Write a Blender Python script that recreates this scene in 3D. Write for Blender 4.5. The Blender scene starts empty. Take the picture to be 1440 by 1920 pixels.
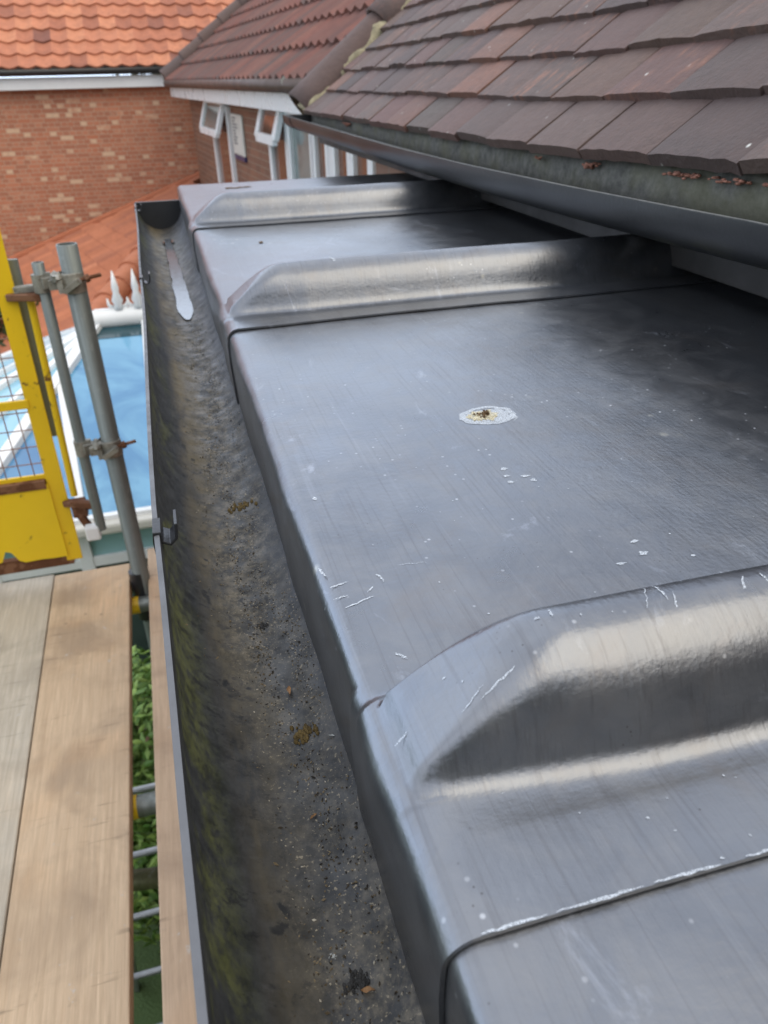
import bpy, bmesh, math, random
from mathutils import Vector, Matrix, noise
import numpy as np
random.seed(7)
S = bpy.context.scene
COL = S.collection
# ------------------------------------------------------------------ camera
EYE = Vector((0, 0, .24))
R3 = Matrix(((0.96181008, 0.15632985, -0.22468277), (-0.27285731, 0.48256424, -0.83227438), (-0.02168546, 0.86179622, 0.5067909)))
cd = bpy.data.cameras.new('camera'); cam = bpy.data.objects.new('camera', cd); COL.objects.link(cam)
cam.matrix_world = Matrix.Translation(EYE) @ R3.to_4x4()
cd.sensor_fit = 'VERTICAL'; cd.sensor_height = 36; cd.lens = 36 * 1397 / 1920
cd.clip_start = .02; cd.clip_end = 500
cd.dof.use_dof = True; cd.dof.focus_distance = .44; cd.dof.aperture_fstop = 15
S.camera = cam
# ------------------------------------------------------------------ sky and sun
SUN = Vector((.50, -.45, .76)).normalized()
w = bpy.data.worlds.new('World'); S.world = w; w.use_nodes = True
nt = w.node_tree; nt.nodes.clear()
sky = nt.nodes.new('ShaderNodeTexSky'); sky.sky_type = 'NISHITA'; sky.sun_disc = False
sky.sun_elevation = math.asin(SUN.z); sky.sun_rotation = math.atan2(SUN.x, SUN.y)
tc = nt.nodes.new('ShaderNodeTexCoord'); nz = nt.nodes.new('ShaderNodeTexNoise')
nz.inputs['Scale'].default_value = 1.9; nz.inputs['Detail'].default_value = 5; nz.inputs['Roughness'].default_value = .55
mp = nt.nodes.new('ShaderNodeMapping'); mp.inputs['Scale'].default_value = (1, 1, 2.2); mp.inputs['Location'].default_value = (.3, .1, .5)
cr = nt.nodes.new('ShaderNodeValToRGB'); cr.color_ramp.elements[0].position = .36; cr.color_ramp.elements[1].position = .58
cr.color_ramp.elements[0].color = (.45, .45, .45, 1); cr.color_ramp.elements[1].color = (.95, .95, .95, 1)
mx = nt.nodes.new('ShaderNodeMix'); mx.data_type = 'RGBA'; mx.inputs['B'].default_value = (10.2, 10.7, 11.6, 1)
bg = nt.nodes.new('ShaderNodeBackground'); bg.inputs['Strength'].default_value = .108
wo = nt.nodes.new('ShaderNodeOutputWorld')
L = nt.links.new
L(tc.outputs['Generated'], mp.inputs[0]); L(mp.outputs[0], nz.inputs['Vector']); L(nz.outputs['Fac'], cr.inputs[0])
L(cr.outputs[0], mx.inputs['Factor']); L(sky.outputs[0], mx.inputs['A']); 
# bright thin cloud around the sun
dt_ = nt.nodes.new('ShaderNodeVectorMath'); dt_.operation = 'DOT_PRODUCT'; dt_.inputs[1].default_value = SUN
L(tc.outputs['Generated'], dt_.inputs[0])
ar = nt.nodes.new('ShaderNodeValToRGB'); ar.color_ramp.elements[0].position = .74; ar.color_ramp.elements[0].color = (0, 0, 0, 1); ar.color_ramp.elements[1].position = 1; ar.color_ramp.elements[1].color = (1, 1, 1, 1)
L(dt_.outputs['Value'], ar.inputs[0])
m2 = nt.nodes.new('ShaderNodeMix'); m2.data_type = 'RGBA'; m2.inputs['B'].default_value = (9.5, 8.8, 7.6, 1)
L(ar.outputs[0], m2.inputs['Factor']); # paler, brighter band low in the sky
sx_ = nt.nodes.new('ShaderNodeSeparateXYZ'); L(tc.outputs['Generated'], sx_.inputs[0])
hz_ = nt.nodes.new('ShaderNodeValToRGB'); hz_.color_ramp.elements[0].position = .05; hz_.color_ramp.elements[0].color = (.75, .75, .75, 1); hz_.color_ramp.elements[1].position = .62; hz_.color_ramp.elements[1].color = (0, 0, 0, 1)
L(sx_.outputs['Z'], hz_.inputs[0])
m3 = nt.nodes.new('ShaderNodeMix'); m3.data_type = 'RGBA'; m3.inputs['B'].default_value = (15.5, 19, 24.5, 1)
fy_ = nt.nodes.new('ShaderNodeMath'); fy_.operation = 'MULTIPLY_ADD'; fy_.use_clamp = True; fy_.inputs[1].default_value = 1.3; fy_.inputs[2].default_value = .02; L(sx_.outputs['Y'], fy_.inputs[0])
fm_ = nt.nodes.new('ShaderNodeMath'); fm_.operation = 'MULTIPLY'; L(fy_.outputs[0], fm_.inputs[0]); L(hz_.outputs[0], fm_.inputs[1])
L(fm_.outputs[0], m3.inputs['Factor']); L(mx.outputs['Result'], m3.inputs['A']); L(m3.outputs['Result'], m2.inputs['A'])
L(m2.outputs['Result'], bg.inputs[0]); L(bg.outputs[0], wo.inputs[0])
sd = bpy.data.lights.new('sun', 'SUN'); sd.energy = .95; sd.angle = math.radians(58); sd.color = (1, .90, .74)
so = bpy.data.objects.new('sun', sd); COL.objects.link(so); so.rotation_euler = SUN.to_track_quat('Z', 'Y').to_euler()
S.view_settings.view_transform = 'Standard'; S.view_settings.look = 'None'; S.view_settings.gamma = 1
S.view_settings.exposure = .60
S.render.engine = 'CYCLES'

# ------------------------------------------------------------------ helpers
def ray(px, py):
    return (R3 @ Vector((px - 720, -(py - 960), -1397))).normalized()
def onz(px, py, z): r = ray(px, py); return EYE + r * ((z - EYE.z) / r.z)
def ony(px, py, y): r = ray(px, py); return EYE + r * (y / r.y)
def onx(px, py, x): r = ray(px, py); return EYE + r * (x / r.x)
def onpl(px, py, p0, n): r = ray(px, py); return EYE + r * ((Vector(p0) - EYE).dot(n) / r.dot(n))

def srgb(r, g, b):
    f = lambda c: (c / 255 / 12.92) if c / 255 <= .04045 else ((c / 255 + .055) / 1.055) ** 2.4
    return (f(r), f(g), f(b), 1)

class NT:
    """small node-graph writer"""
    def __init__(s, name):
        s.m = bpy.data.materials.new(name); s.m.use_nodes = True; s.t = s.m.node_tree
        s.b = s.t.nodes['Principled BSDF']; s.tc = s.t.nodes.new('ShaderNodeTexCoord')
    def n(s, kind, **kw):
        x = s.t.nodes.new('ShaderNode' + kind)
        for k, v in kw.items(): setattr(x, k, v)
        return x
    def set(s, sock, v):
        if isinstance(v, bpy.types.NodeSocket): s.t.links.new(v, sock)
        elif isinstance(v, (int, float)) and sock.type == 'RGBA': sock.default_value = (v, v, v, 1)
        elif isinstance(v, (tuple, list)) and sock.type == 'RGBA' and len(v) == 3: sock.default_value = (*v, 1)
        else: sock.default_value = v
    def map(s, scale=(1, 1, 1), loc=(0, 0, 0), rot=(0, 0, 0), src=None):
        x = s.n('Mapping'); s.set(x.inputs[0], src or s.tc.outputs['Object'])
        x.inputs['Scale'].default_value = scale; x.inputs['Location'].default_value = loc; x.inputs['Rotation'].default_value = rot
        return x.outputs[0]
    def noise(s, scale, vec=None, detail=4, rough=.55, dist=0):
        x = s.n('TexNoise'); s.set(x.inputs['Vector'], vec or s.tc.outputs['Object'])
        x.inputs['Scale'].default_value = scale; x.inputs['Detail'].default_value = detail
        x.inputs['Roughness'].default_value = rough; x.inputs['Distortion'].default_value = dist
        return x.outputs['Fac']
    def vor(s, scale, vec=None, out='Distance', rnd=1):
        x = s.n('TexVoronoi'); s.set(x.inputs['Vector'], vec or s.tc.outputs['Object'])
        x.inputs['Scale'].default_value = scale; x.inputs['Randomness'].default_value = rnd
        return x.outputs[out]
    def ramp(s, fac, stops, interp='LINEAR'):
        x = s.n('ValToRGB'); s.set(x.inputs[0], fac); r = x.color_ramp; r.interpolation = interp
        while len(r.elements) < len(stops): r.elements.new(.5)
        for e, (p, c) in zip(r.elements, stops):
            e.position = p; e.color = (c, c, c, 1) if isinstance(c, (int, float)) else (tuple(c) + (1,))[:4]
        return x.outputs[0]
    def mix(s, f, a, b, mode='MIX'):
        x = s.n('Mix', data_type='RGBA', blend_type=mode)
        s.set(x.inputs['Factor'], f); s.set(x.inputs['A'], a); s.set(x.inputs['B'], b); return x.outputs['Result']
    def math(s, op, a, b=0, clamp=False):
        x = s.n('Math', operation=op, use_clamp=clamp); s.set(x.inputs[0], a); s.set(x.inputs[1], b); return x.outputs[0]
    def sep(s, v=None):
        x = s.n('SeparateXYZ'); s.set(x.inputs[0], v or s.tc.outputs['Object']); return x.outputs
    def comb(s, a, b, c=0):
        x = s.n('CombineXYZ'); s.set(x.inputs[0], a); s.set(x.inputs[1], b); s.set(x.inputs[2], c); return x.outputs[0]
    def attr(s, name):
        return s.n('Attribute', attribute_name=name).outputs['Color']
    def bump(s, h, strength=.5, dist=.01):
        x = s.n('Bump'); s.set(x.inputs['Height'], h); x.inputs['Strength'].default_value = strength; x.inputs['Distance'].default_value = dist
        s.t.links.new(x.outputs[0], s.b.inputs['Normal'])
    def out(s, col, rough=.6, metal=0, spec=None):
        s.set(s.b.inputs['Base Color'], col); s.set(s.b.inputs['Roughness'], rough); s.set(s.b.inputs['Metallic'], metal)
        if spec is not None: s.b.inputs['Specular IOR Level'].default_value = spec
        return s.m

def plain(name, c, rough=.5, metal=0, var=.25, scale=8, dirt=None):
    g = NT(name); n1 = g.noise(scale, detail=6, rough=.6)
    c2 = tuple(x * (1 - var) for x in c[:3])
    col = g.mix(g.ramp(n1, [(.35, 0), (.65, 1)]), c[:3], c2)
    if dirt:
        col = g.mix(g.ramp(g.noise(scale * 3.1, detail=8, rough=.7), [(.56, 0), (.66, 1)]), col, dirt)
    g.bump(g.noise(scale * 12), .15, .002)
    return g.out(col, g.ramp(n1, [(.3, max(rough - .08, 0)), (.7, min(1, rough + .1))]), metal)

def lead_mat():
    g = NT('weathered_lead')
    big = g.noise(5.5, detail=6, rough=.6, dist=.4)
    mid = g.noise(26, detail=7, rough=.65, dist=.8)
    streak = g.noise(1, g.map((420, 9, 60)), detail=3, rough=.6)
    streak2 = g.noise(1, g.map((130, 4, 40), rot=(0, 0, .16)), detail=4, rough=.7)
    cross = g.noise(1, g.map((12, 150, 40), rot=(0, 0, .4)), detail=3, rough=.7)
    base = g.mix(g.ramp(big, [(.3, 0), (.7, 1)]), (.160, .168, .186), (.225, .240, .268))
    base = g.mix(g.ramp(mid, [(.42, 0), (.72, .55)]), base, (.26, .26, .265))
    base = g.mix(g.ramp(g.noise(11, detail=8, rough=.7, dist=1.2), [(.52, 0), (.66, .4)]), base, (.20, .185, .18))
    base = g.mix(g.ramp(streak, [(.54, 0), (.72, .42)]), base, (.13, .13, .14))
    base = g.mix(g.ramp(streak2, [(.60, 0), (.78, .18)]), base, (.42, .44, .48))
    # pale oxide specks and grit
    sp = g.vor(95); mask = g.ramp(g.noise(9, detail=3), [(.48, 0), (.62, 1)])
    spk = g.math('MULTIPLY', g.ramp(sp, [(.05, 1), (.12, 0)]), mask)
    base = g.mix(spk, base, (.60, .62, .66))
    sp2 = g.ramp(g.vor(210), [(.05, 1), (.13, 0)])
    base = g.mix(g.math('MULTIPLY', sp2, g.ramp(g.noise(23, detail=3), [(.55, 0), (.66, .8)])), base, (.06, .055, .05))
    sp3 = g.math('MULTIPLY', g.ramp(g.vor(38), [(.06, 1), (.16, 0)]), g.ramp(g.noise(7, g.map((1, 1, 1), (3, 1, 0)), detail=5), [(.57, 0), (.64, .55)]))
    base = g.mix(sp3, base, (.55, .53, .46))
    # milky wipes
    wipe = g.ramp(g.noise(14, g.map((1, .5, 1), rot=(0, 0, .5)), detail=9, rough=.72, dist=2.2), [(.60, 0), (.74, .55)])
    base = g.mix(wipe, base, (.42, .45, .52))
    rough = g.math('ADD', g.ramp(mid, [(.3, .26), (.7, .35)]), g.math('MULTIPLY', spk, .3))
    rough = g.math('ADD', rough, g.ramp(big, [(.3, 0), (.7, .02)]))
    metal = g.ramp(mid, [(.3, .88), (.7, .83)])
    metal = g.math('SUBTRACT', metal, g.math('MULTIPLY', wipe, .6), True)
    h = g.math('ADD', g.math('MULTIPLY', streak, .35), g.math('MULTIPLY', g.noise(300, detail=4), .5))
    h = g.math('ADD', h, g.math('MULTIPLY', cross, .25)); h = g.math('ADD', h, g.math('MULTIPLY', g.noise(38, detail=3), 1.0))
    g.bump(h, .30, .0012)
    return g.out(base, rough, metal)

def gutter_mat():
    """black pvc with grit along the bottom, algae under the front lip"""
    g = NT('gutter_pvc')
    acr = g.attr('pos')                     # r = position across the trough, g = along, b = inside
    s = g.n('SeparateColor'); g.t.links.new(acr, s.inputs[0]); u, v, ins = s.outputs[0], s.outputs[1], s.outputs[2]
    blk = g.mix(g.ramp(g.noise(45, detail=9, rough=.75), [(.38, 0), (.64, 1)]), (.011, .012, .013), (.038, .040, .043))
    blk = g.mix(g.ramp(g.noise(1, g.map((40, 120, 40), rot=(0, 0, .5)), detail=8, rough=.75), [(.54, 0), (.70, .4)]), blk, (.075, .078, .082))
    n1 = g.noise(75, g.map((1, .7, 1)), detail=9, rough=.78, dist=.3)
    wide = g.noise(7, g.map((1, .6, 1)), detail=4, rough=.6)
    far = g.ramp(v, [(.25, 0), (.42, 1)])
    band = g.ramp(g.math('ADD', u, g.math('MULTIPLY', g.math('SUBTRACT', g.noise(9, detail=6, rough=.7), .5), .28)), [(.30, 0), (.42, 1), (.62, .9), (.80, 0)])
    silt = g.math('MULTIPLY', g.math('MULTIPLY', band, g.ramp(n1, [(.42, 0), (.55, 1)])), g.ramp(wide, [(.35, .35), (.6, .95)]))
    col = g.mix(silt, blk, g.mix(g.ramp(g.noise(160, detail=6, rough=.7), [(.35, 0), (.65, 1)]), (.026, .023, .018), (.22, .185, .13)))
    b2 = g.ramp(u, [(.24, 0), (.33, 1), (.42, .7), (.52, 0)])
    col = g.mix(g.math('MULTIPLY', b2, g.math('MULTIPLY', g.ramp(g.noise(30, g.map((1, .3, 1)), detail=9, rough=.7), [(.36, 0), (.58, .85)]), g.ramp(v, [(.26, .25), (.36, 1)]))), col, (.15, .118, .062))
    # algae below the lip
    aln = g.ramp(g.math('ADD', g.noise(11, g.map((1, .45, 1), (0, 2.1, 0)), detail=10, rough=.75, dist=.8), g.ramp(v, [(.262, .16), (.31, 0)])), [(.50, 0), (.58, .95)])
    al = g.math('MULTIPLY', g.math('MULTIPLY', g.ramp(u, [(.02, 0), (.05, 1), (.15, .8), (.27, 0)]), aln), g.ramp(g.noise(120, detail=6, rough=.8), [(.38, .1), (.55, 1)]))
    col = g.mix(al, col, g.mix(g.noise(90, detail=5), (.045, .052, .016), (.12, .125, .040)))
    # black flakes
    fv = g.n('VectorMath', operation='ADD'); g.set(fv.inputs[0], g.map((70, 52, 70))); g.set(fv.inputs[1], g.comb(g.math('MULTIPLY', g.noise(90, detail=4), 1.6), g.math('MULTIPLY', g.noise(90, g.map(loc=(3, 3, 3)), detail=4), 1.6), 0))
    fl = g.math('MULTIPLY', g.ramp(g.vor(1, fv.outputs[0]), [(.16, 1), (.26, 0)]), g.ramp(g.noise(9, detail=6, rough=.7), [(.40, 0), (.50, .95)]))
    col = g.mix(g.math('MULTIPLY', fl, g.ramp(u, [(.22, 0), (.32, 1), (.6, .9), (.75, 0)])), col, (.010, .010, .010))
    gr = g.math('MULTIPLY', g.ramp(g.noise(520, detail=3, rough=.6), [(.60, 0), (.68, 1)]), g.ramp(g.noise(26, detail=7, rough=.7), [(.40, 0), (.52, 1)]))
    col = g.mix(g.math('MULTIPLY', gr, g.ramp(u, [(.34, 0), (.46, 1), (.9, .9)])), col, (.30, .25, .17))
    # mud flecks on the front wall
    sc = g.ramp(g.noise(1, g.map((70, 110, 30), rot=(.3, 0, .6)), detail=7, rough=.75), [(.55, 0), (.62, .85)])
    col = g.mix(g.math('MULTIPLY', sc, g.ramp(u, [(.08, 0), (.2, 1), (.42, .6), (.6, 0)])), col, (.009, .009, .010))
    # blue-grey tint, stronger towards the back wall
    col = g.mix(g.math('MULTIPLY', g.ramp(u, [(.58, 0), (.74, .6)]), g.ramp(g.noise(7, detail=5), [(.4, .35), (.6, 1)])), col, (.115, .125, .15))
    col = g.mix(g.ramp(ins, [(.55, 0), (.95, 1)]), g.mix(g.ramp(ins, [(.05, 0), (.45, 1)]), (.028, .029, .031), g.mix(g.noise(50, detail=5), (.085, .09, .10), (.135, .14, .155))), col)
    rough = g.ramp(g.noise(60, detail=6), [(.3, .34), (.7, .75)])
    h = g.math('ADD', g.math('MULTIPLY', n1, 1.0), g.math('ADD', g.math('MULTIPLY', gr, .6), g.math('MULTIPLY', silt, .5)))
    g.bump(h, .10, .0014)
    return g.out(col, rough, 0, .5)

def brick_mat(name, axis, c1, c2, c3, mortar, pale=None, bl=.225, bh=.075, msize=.010):
    g = NT(name); s = g.sep(); v = g.comb(s[{'x': 0, 'y': 1}[axis]], s[2])
    b = g.n('TexBrick', squash=.5 if pale else 1, squash_frequency=2); g.set(b.inputs['Vector'], v)
    for k, val in (('Scale', 1),  ('Mortar Size', msize * .5), ('Mortar Smooth', .3), ('Bias', 0), ('Brick Width', bl), ('Row Height', bh)): b.inputs[k].default_value = val
    b.inputs['Color1'].default_value = (0, 0, 0, 1); b.inputs['Color2'].default_value = (1, 1, 1, 1); b.inputs['Mortar'].default_value = (.5, .5, .5, 1)
    r = b.outputs['Color']
    col = g.ramp(r, [(0, c1), (.35, c2), (.7, c3), (1, c1)])
    col = g.mix(g.ramp(g.noise(1.3, detail=5), [(.35, 0), (.7, .55)]), col, c2)
    col = g.mix(g.ramp(g.noise(45, detail=6), [(.4, 0), (.7, .4)]), col, c3)
    if pale:
        big = g.ramp(g.noise(1.6, detail=3), [(.42, 0), (.58, .06)])
        thr = g.math('ADD', r, big)
        col = g.mix(g.ramp(g.math('ADD', thr, g.math('MULTIPLY', g.math('SUBTRACT', g.noise(30, detail=5), .5), .16)), [(.94, 0), (1.02, .7)]), col, pale)
        edge = g.math('MULTIPLY', g.ramp(g.noise(1, g.map((7, 7, 26)), detail=7, rough=.75), [(.54, 0), (.68, .55)]), g.ramp(g.noise(.9, g.map(loc=(2, 5, 1)), detail=3), [(.45, 0), (.6, 1)]))
        col = g.mix(edge, col, pale)
    col = g.mix(b.outputs['Fac'], col, g.mix(g.noise(20), mortar, tuple(x * .7 for x in mortar)))
    g.bump(g.math('ADD', g.math('MULTIPLY', b.outputs['Fac'], -1), g.math('MULTIPLY', g.noise(120), .3)), .6, .006)
    return g.out(col, .85)

def tile_mat(name, cols, streak=None, rough=.8, spots=.0, fine=60, ax=(40, 40, 8)):
    g = NT(name); a = g.attr('rnd'); s = g.n('SeparateColor'); g.t.links.new(a, s.inputs[0])
    k = len(cols) - 1
    col = g.ramp(s.outputs[0], [(i / k, c) for i, c in enumerate(cols)])
    col = g.mix(g.ramp(g.noise(fine, detail=8, rough=.7), [(.35, 0), (.7, .45)]), col, tuple(x * .5 for x in cols[0]))
    col = g.mix(g.ramp(g.noise(fine * .13, detail=5), [(.4, 0), (.7, .4)]), col, cols[-1])
    if streak:
        st = g.math('MULTIPLY', g.ramp(g.noise(1, g.map((22, 60, 12)), detail=6, rough=.6), [(.53, 0), (.66, 1)]), g.ramp(s.outputs[1], [(.5, 0), (1, .9)]))
        col = g.mix(st, col, streak)
        ch = g.ramp(g.noise(fine * 1.5, detail=8, rough=.8), [(.64, 0), (.70, .6)]); col = g.mix(ch, col, streak)
    if spots:
        sp = g.math('MULTIPLY', g.ramp(g.vor(1, g.map((22, 34, 22))), [(.045, 1), (.09, 0)]), g.ramp(g.noise(5.2, detail=2), [(.42, 0), (.50, spots)]))
        col = g.mix(sp, col, (.62, .62, .58))
    g.bump(g.math('ADD', g.noise(fine * 3, detail=5), g.math('MULTIPLY', g.noise(fine * .6, detail=4), 1.5)), .6, .003)
    return g.out(col, rough)

def wood_mat(name, a, b, dark, scale=1, knots=True):
    g = NT(name)
    o = g.n('ObjectInfo').outputs['Random']
    vec = g.map((75, 3.2, 75)); off = g.n('VectorMath', operation='ADD'); g.set(off.inputs[0], vec); g.set(off.inputs[1], g.comb(g.math('MULTIPLY', o, 37), g.math('MULTIPLY', o, 11), 0))
    vec = off.outputs[0]
    grain = g.noise(1, vec, detail=6, rough=.65, dist=1.6)
    fine = g.noise(6, vec, detail=4, rough=.7)
    big = g.noise(5, detail=5, dist=.5)
    col = g.mix(g.ramp(grain, [(.3, 0), (.7, 1)]), a, b)
    col = g.mix(g.ramp(fine, [(.5, 0), (.75, .35)]), col, dark)
    col = g.mix(g.ramp(big, [(.46, 0), (.66, .6)]), col, dark)
    col = g.mix(g.ramp(g.noise(13, detail=8, rough=.7, dist=1), [(.62, 0), (.72, .35)]), col, tuple(x * .6 for x in dark))
    col = g.mix(g.ramp(g.noise(3.1, g.map(loc=(4, 7, 2)), detail=4), [(.5, 0), (.72, .45)]), col, tuple((a[i] * 1.1, a[i] * .86, a[i] * .62)[i] for i in range(3)))
    sc = g.ramp(g.noise(1, g.map((5, 55, 5), rot=(0, 0, .2)), detail=5, rough=.6), [(.60, 0), (.66, .6)])
    sc = g.math('MULTIPLY', sc, g.ramp(g.noise(4.5, g.map(loc=(9, 1, 1)), detail=3), [(.5, 0), (.6, 1)])); col = g.mix(sc, col, tuple(x * .45 for x in dark))
    col = g.mix(g.math('MULTIPLY', g.ramp(g.vor(19), [(.05, 1), (.12, 0)]), g.ramp(g.noise(3.3, detail=3), [(.5, 0), (.6, .6)])), col, tuple(x * .4 for x in dark))
    lf = g.ramp(g.noise(1, g.map((150, 5, 150)), detail=4, rough=.7), [(.35, 0), (.7, .6)]); col = g.mix(lf, col, tuple(x * .72 for x in b))
    col = g.mix(g.ramp(g.noise(22, g.map(loc=(5, 5, 5)), detail=7, rough=.7), [(.64, 0), (.68, .6)]), col, (.50, .48, .44))
    if knots:
        kn = g.ramp(g.vor(5.2, g.map((1, .55, 1), (3, 1, 0))), [(.035, 1), (.07, 0)])
        col = g.mix(g.math('MULTIPLY', kn, .6), col, tuple(x * .35 for x in dark))
    g.bump(g.math('ADD', grain, g.math('MULTIPLY', fine, .6)), .35, .002)
    return g.out(col, .75)

def rusty(name, c, amount=.6, rough=.4, metal=0, scale=18):
    g = NT(name); n = g.noise(scale, detail=9, rough=.7, dist=.4)
    f = g.ramp(n, [(amount, 0), (amount + .05, 1)])
    rust = g.mix(g.noise(60, detail=6), (.16, .06, .022), (.075, .03, .014))
    col = g.mix(g.ramp(g.noise(6, detail=6), [(.35, 0), (.7, .25)]), c, tuple(x * .7 for x in c))
    col = g.mix(f, col, rust); g.bump(g.math('ADD', g.math('MULTIPLY', f, -.6), g.math('MULTIPLY', g.noise(150), .3)), .4, .002)
    return g.out(col, g.mix(f, rough, .9), g.mix(f, metal, 0))

def galv(name='galvanised_steel', c=(.27, .30, .29), rust=.68):
    g = NT(name); v = g.map((60, 60, 2.5)); n = g.noise(1, v, detail=6, rough=.65)
    col = g.mix(g.ramp(n, [(.3, 0), (.7, 1)]), c, tuple(x * .55 for x in c))
    col = g.mix(g.ramp(g.noise(35, detail=9, rough=.75), [(.55, 0), (.72, .5)]), col, (.38, .39, .37))
    f = g.ramp(g.noise(9, detail=9, rough=.7), [(rust, 0), (rust + .08, .8)]); col = g.mix(f, col, (.12, .06, .03))
    g.bump(g.noise(90, detail=5), .2, .001)
    return g.out(col, g.ramp(n, [(.3, .42), (.7, .62)]), g.math('SUBTRACT', .55, g.math('MULTIPLY', f, .5)))

def glass_mat(name, c, rough=.05, spec=.8, vary=.2, alt=None):
    g = NT(name); n = g.noise(1.4, detail=5, dist=1.2); g.bump(g.noise(2.5, detail=2), .12, .02)
    col = g.mix(g.ramp(n, [(.42, 0), (.6, 1)]), c, alt or tuple(x * (1 - vary) for x in c))
    return g.out(col, rough, 0, spec)

M = {}
M['lead'] = lead_mat(); M['gutter'] = gutter_mat()
def mark_mat(name, c, lo, hi, scale=700):
    g = NT(name); a = g.ramp(g.noise(scale, detail=4, rough=.7), [(lo, 0), (hi, 1)]); g.set(g.b.inputs['Alpha'], a)
    return g.out(g.mix(g.noise(200), c, tuple(x * .75 for x in c)), .75)
M['oxide'] = mark_mat('white_lead_oxide', (.64, .70, .78), .34, .60, 1500)
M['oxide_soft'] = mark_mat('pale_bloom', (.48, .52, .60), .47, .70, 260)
M['oxide_cream'] = mark_mat('cream_crust', (.70, .64, .46), .34, .58, 1100)
M['brown'] = plain('brown_grit', (.13, .075, .03), .9, 0, .5, 300)
M['pvc_black'] = plain('black_pvc', (.028, .030, .034), .35, 0, .3, 25)
M['brickA'] = brick_mat('orange_brick', 'x', (.47, .165, .085), (.34, .135, .08), (.50, .22, .13), (.52, .38, .27), (.66, .50, .34), .205, .068)
M['brickB'] = brick_mat('brown_brick', 'y', (.20, .088, .052), (.15, .068, .043), (.25, .11, .062), (.30, .23, .16))
M['brickC'] = brick_mat('house_brick_side', 'y', (.30, .17, .13), (.26, .14, .10), (.34, .2, .15), (.35, .3, .25))
M['brickD'] = brick_mat('house_brick_front', 'x', (.30, .17, .13), (.26, .14, .10), (.34, .2, .15), (.35, .3, .25))
M['tile_dark'] = tile_mat('weathered_plain_tiles', [(.075, .052, .049), (.125, .088, .076), (.140, .070, .060), (.085, .070, .060), (.24, .108, .070), (.090, .058, .056), (.142, .100, .084), (.11, .068, .060)], (.27, .125, .08), .72, .9)
M['tile_orange'] = tile_mat('orange_pantiles', [(.22, .085, .06), (.38, .135, .075), (.50, .19, .105), (.58, .24, .13), (.52, .20, .11), (.42, .16, .09)], None, .8, 0, 9)
M['tile_red'] = tile_mat('dark_red_pantiles', [(.13, .052, .042), (.21, .072, .05), (.10, .06, .052), (.24, .09, .062), (.10, .065, .058)], None, .8, 0, 12)
M['tile_lean'] = tile_mat('orange_ribbed_tiles', [(.46, .165, .085), (.54, .20, .105), (.36, .13, .08), (.58, .235, .13)], None, .8, 0, 9)
M['verge'] = tile_mat('verge_caps', [(.12, .075, .065), (.14, .10, .09), (.10, .075, .075)], (.2, .1, .08), .8, 0, 40)
M['mortar'] = plain('old_mortar', (.40, .345, .22), .95, 0, .5, 22, (.12, .11, .08))
M['mortar_red'] = plain('crumbling_red_mortar', (.40, .185, .13), .95, 0, .45, 60)
M['mortar_grey'] = plain('grey_mortar', (.24, .21, .17), .95, 0, .5, 14)
M['upvc'] = plain('white_upvc', (.80, .82, .83), .3, 0, .08, 3)
M['fascia_dark'] = plain('dark_fascia', (.05, .047, .045), .6, 0, .4, 14)
M['board'] = wood_mat('scaffold_board', (.68, .515, .345), (.55, .395, .25), (.24, .17, .115))
M['board_grey'] = wood_mat('weathered_board', (.60, .54, .44), (.46, .40, .31), (.22, .19, .15))
M['board_pink'] = wood_mat('newer_board', (.60, .44, .30), (.51, .365, .24), (.26, .18, .125))
M['galv'] = galv(); M['galv_clean'] = plain('cast_steel', (.36, .35, .31), .5, .5, .4, 40, (.12, .08, .05))
M['yellow'] = rusty('yellow_paint', (.80, .53, .012), .60); M['yellow_panel'] = rusty('yellow_panel_paint', (.84, .58, .012), .66, .4, 0, 9)
M['rust'] = rusty('bare_rust', (.20, .09, .045), .45); M['wire'] = plain('rusty_wire', (.35, .20, .15), .7, .2, .4, 60)
M['roofglass'] = glass_mat('blue_roof_glazing', (.060, .22, .42), .05, .8, .2, (.14, .36, .55))
M['roofglass2'] = glass_mat('deep_blue_glazing', (.06, .17, .36), .05, .8, .2, (.12, .32, .52))
M['roofglass3'] = glass_mat('pale_glazing', (.28, .50, .60), .12, .6, .2, (.20, .42, .58))
M['dimglass'] = glass_mat('dim_window', (.05, .075, .07), .04, .8); M['tealglass'] = glass_mat('teal_glass', (.30, .50, .52), .08, .6)
M['warmglass'] = glass_mat('window_reflecting_brick', (.17, .075, .045), .08, .5, .3)
M['greyglass'] = glass_mat('window_grey', (.20, .24, .23), .08, .6, .35)
M['alu'] = plain('aluminium', (.36, .37, .38), .35, .8, .2, 20)
M['dirt'] = plain('soil', (.05, .04, .025), .95, 0, .5, 4)
M['boxwhite'] = plain('white_casing', (.62, .61, .56), .5, 0, .15, 6)
M['text'] = plain('dark_print', (.10, .10, .12), .6)

def grass_mat():
    g = NT('lawn'); col = g.mix(g.noise(3, detail=8, rough=.7), (.035, .075, .018), (.09, .13, .04)); g.bump(g.noise(60), .6, .02); return g.out(col, .9)
M['lawn'] = grass_mat()
def leaf_mat(name, a, b):
    g = NT(name); s = g.n('SeparateColor'); g.t.links.new(g.attr('rnd'), s.inputs[0])
    return g.out(g.mix(s.outputs[0], a, b), .45)
M['leaf'] = leaf_mat('shrub_leaf', (.06, .15, .02), (.28, .42, .09)); M['leaf_dark'] = leaf_mat('hedge_leaf', (.012, .03, .01), (.05, .075, .025))

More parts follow.
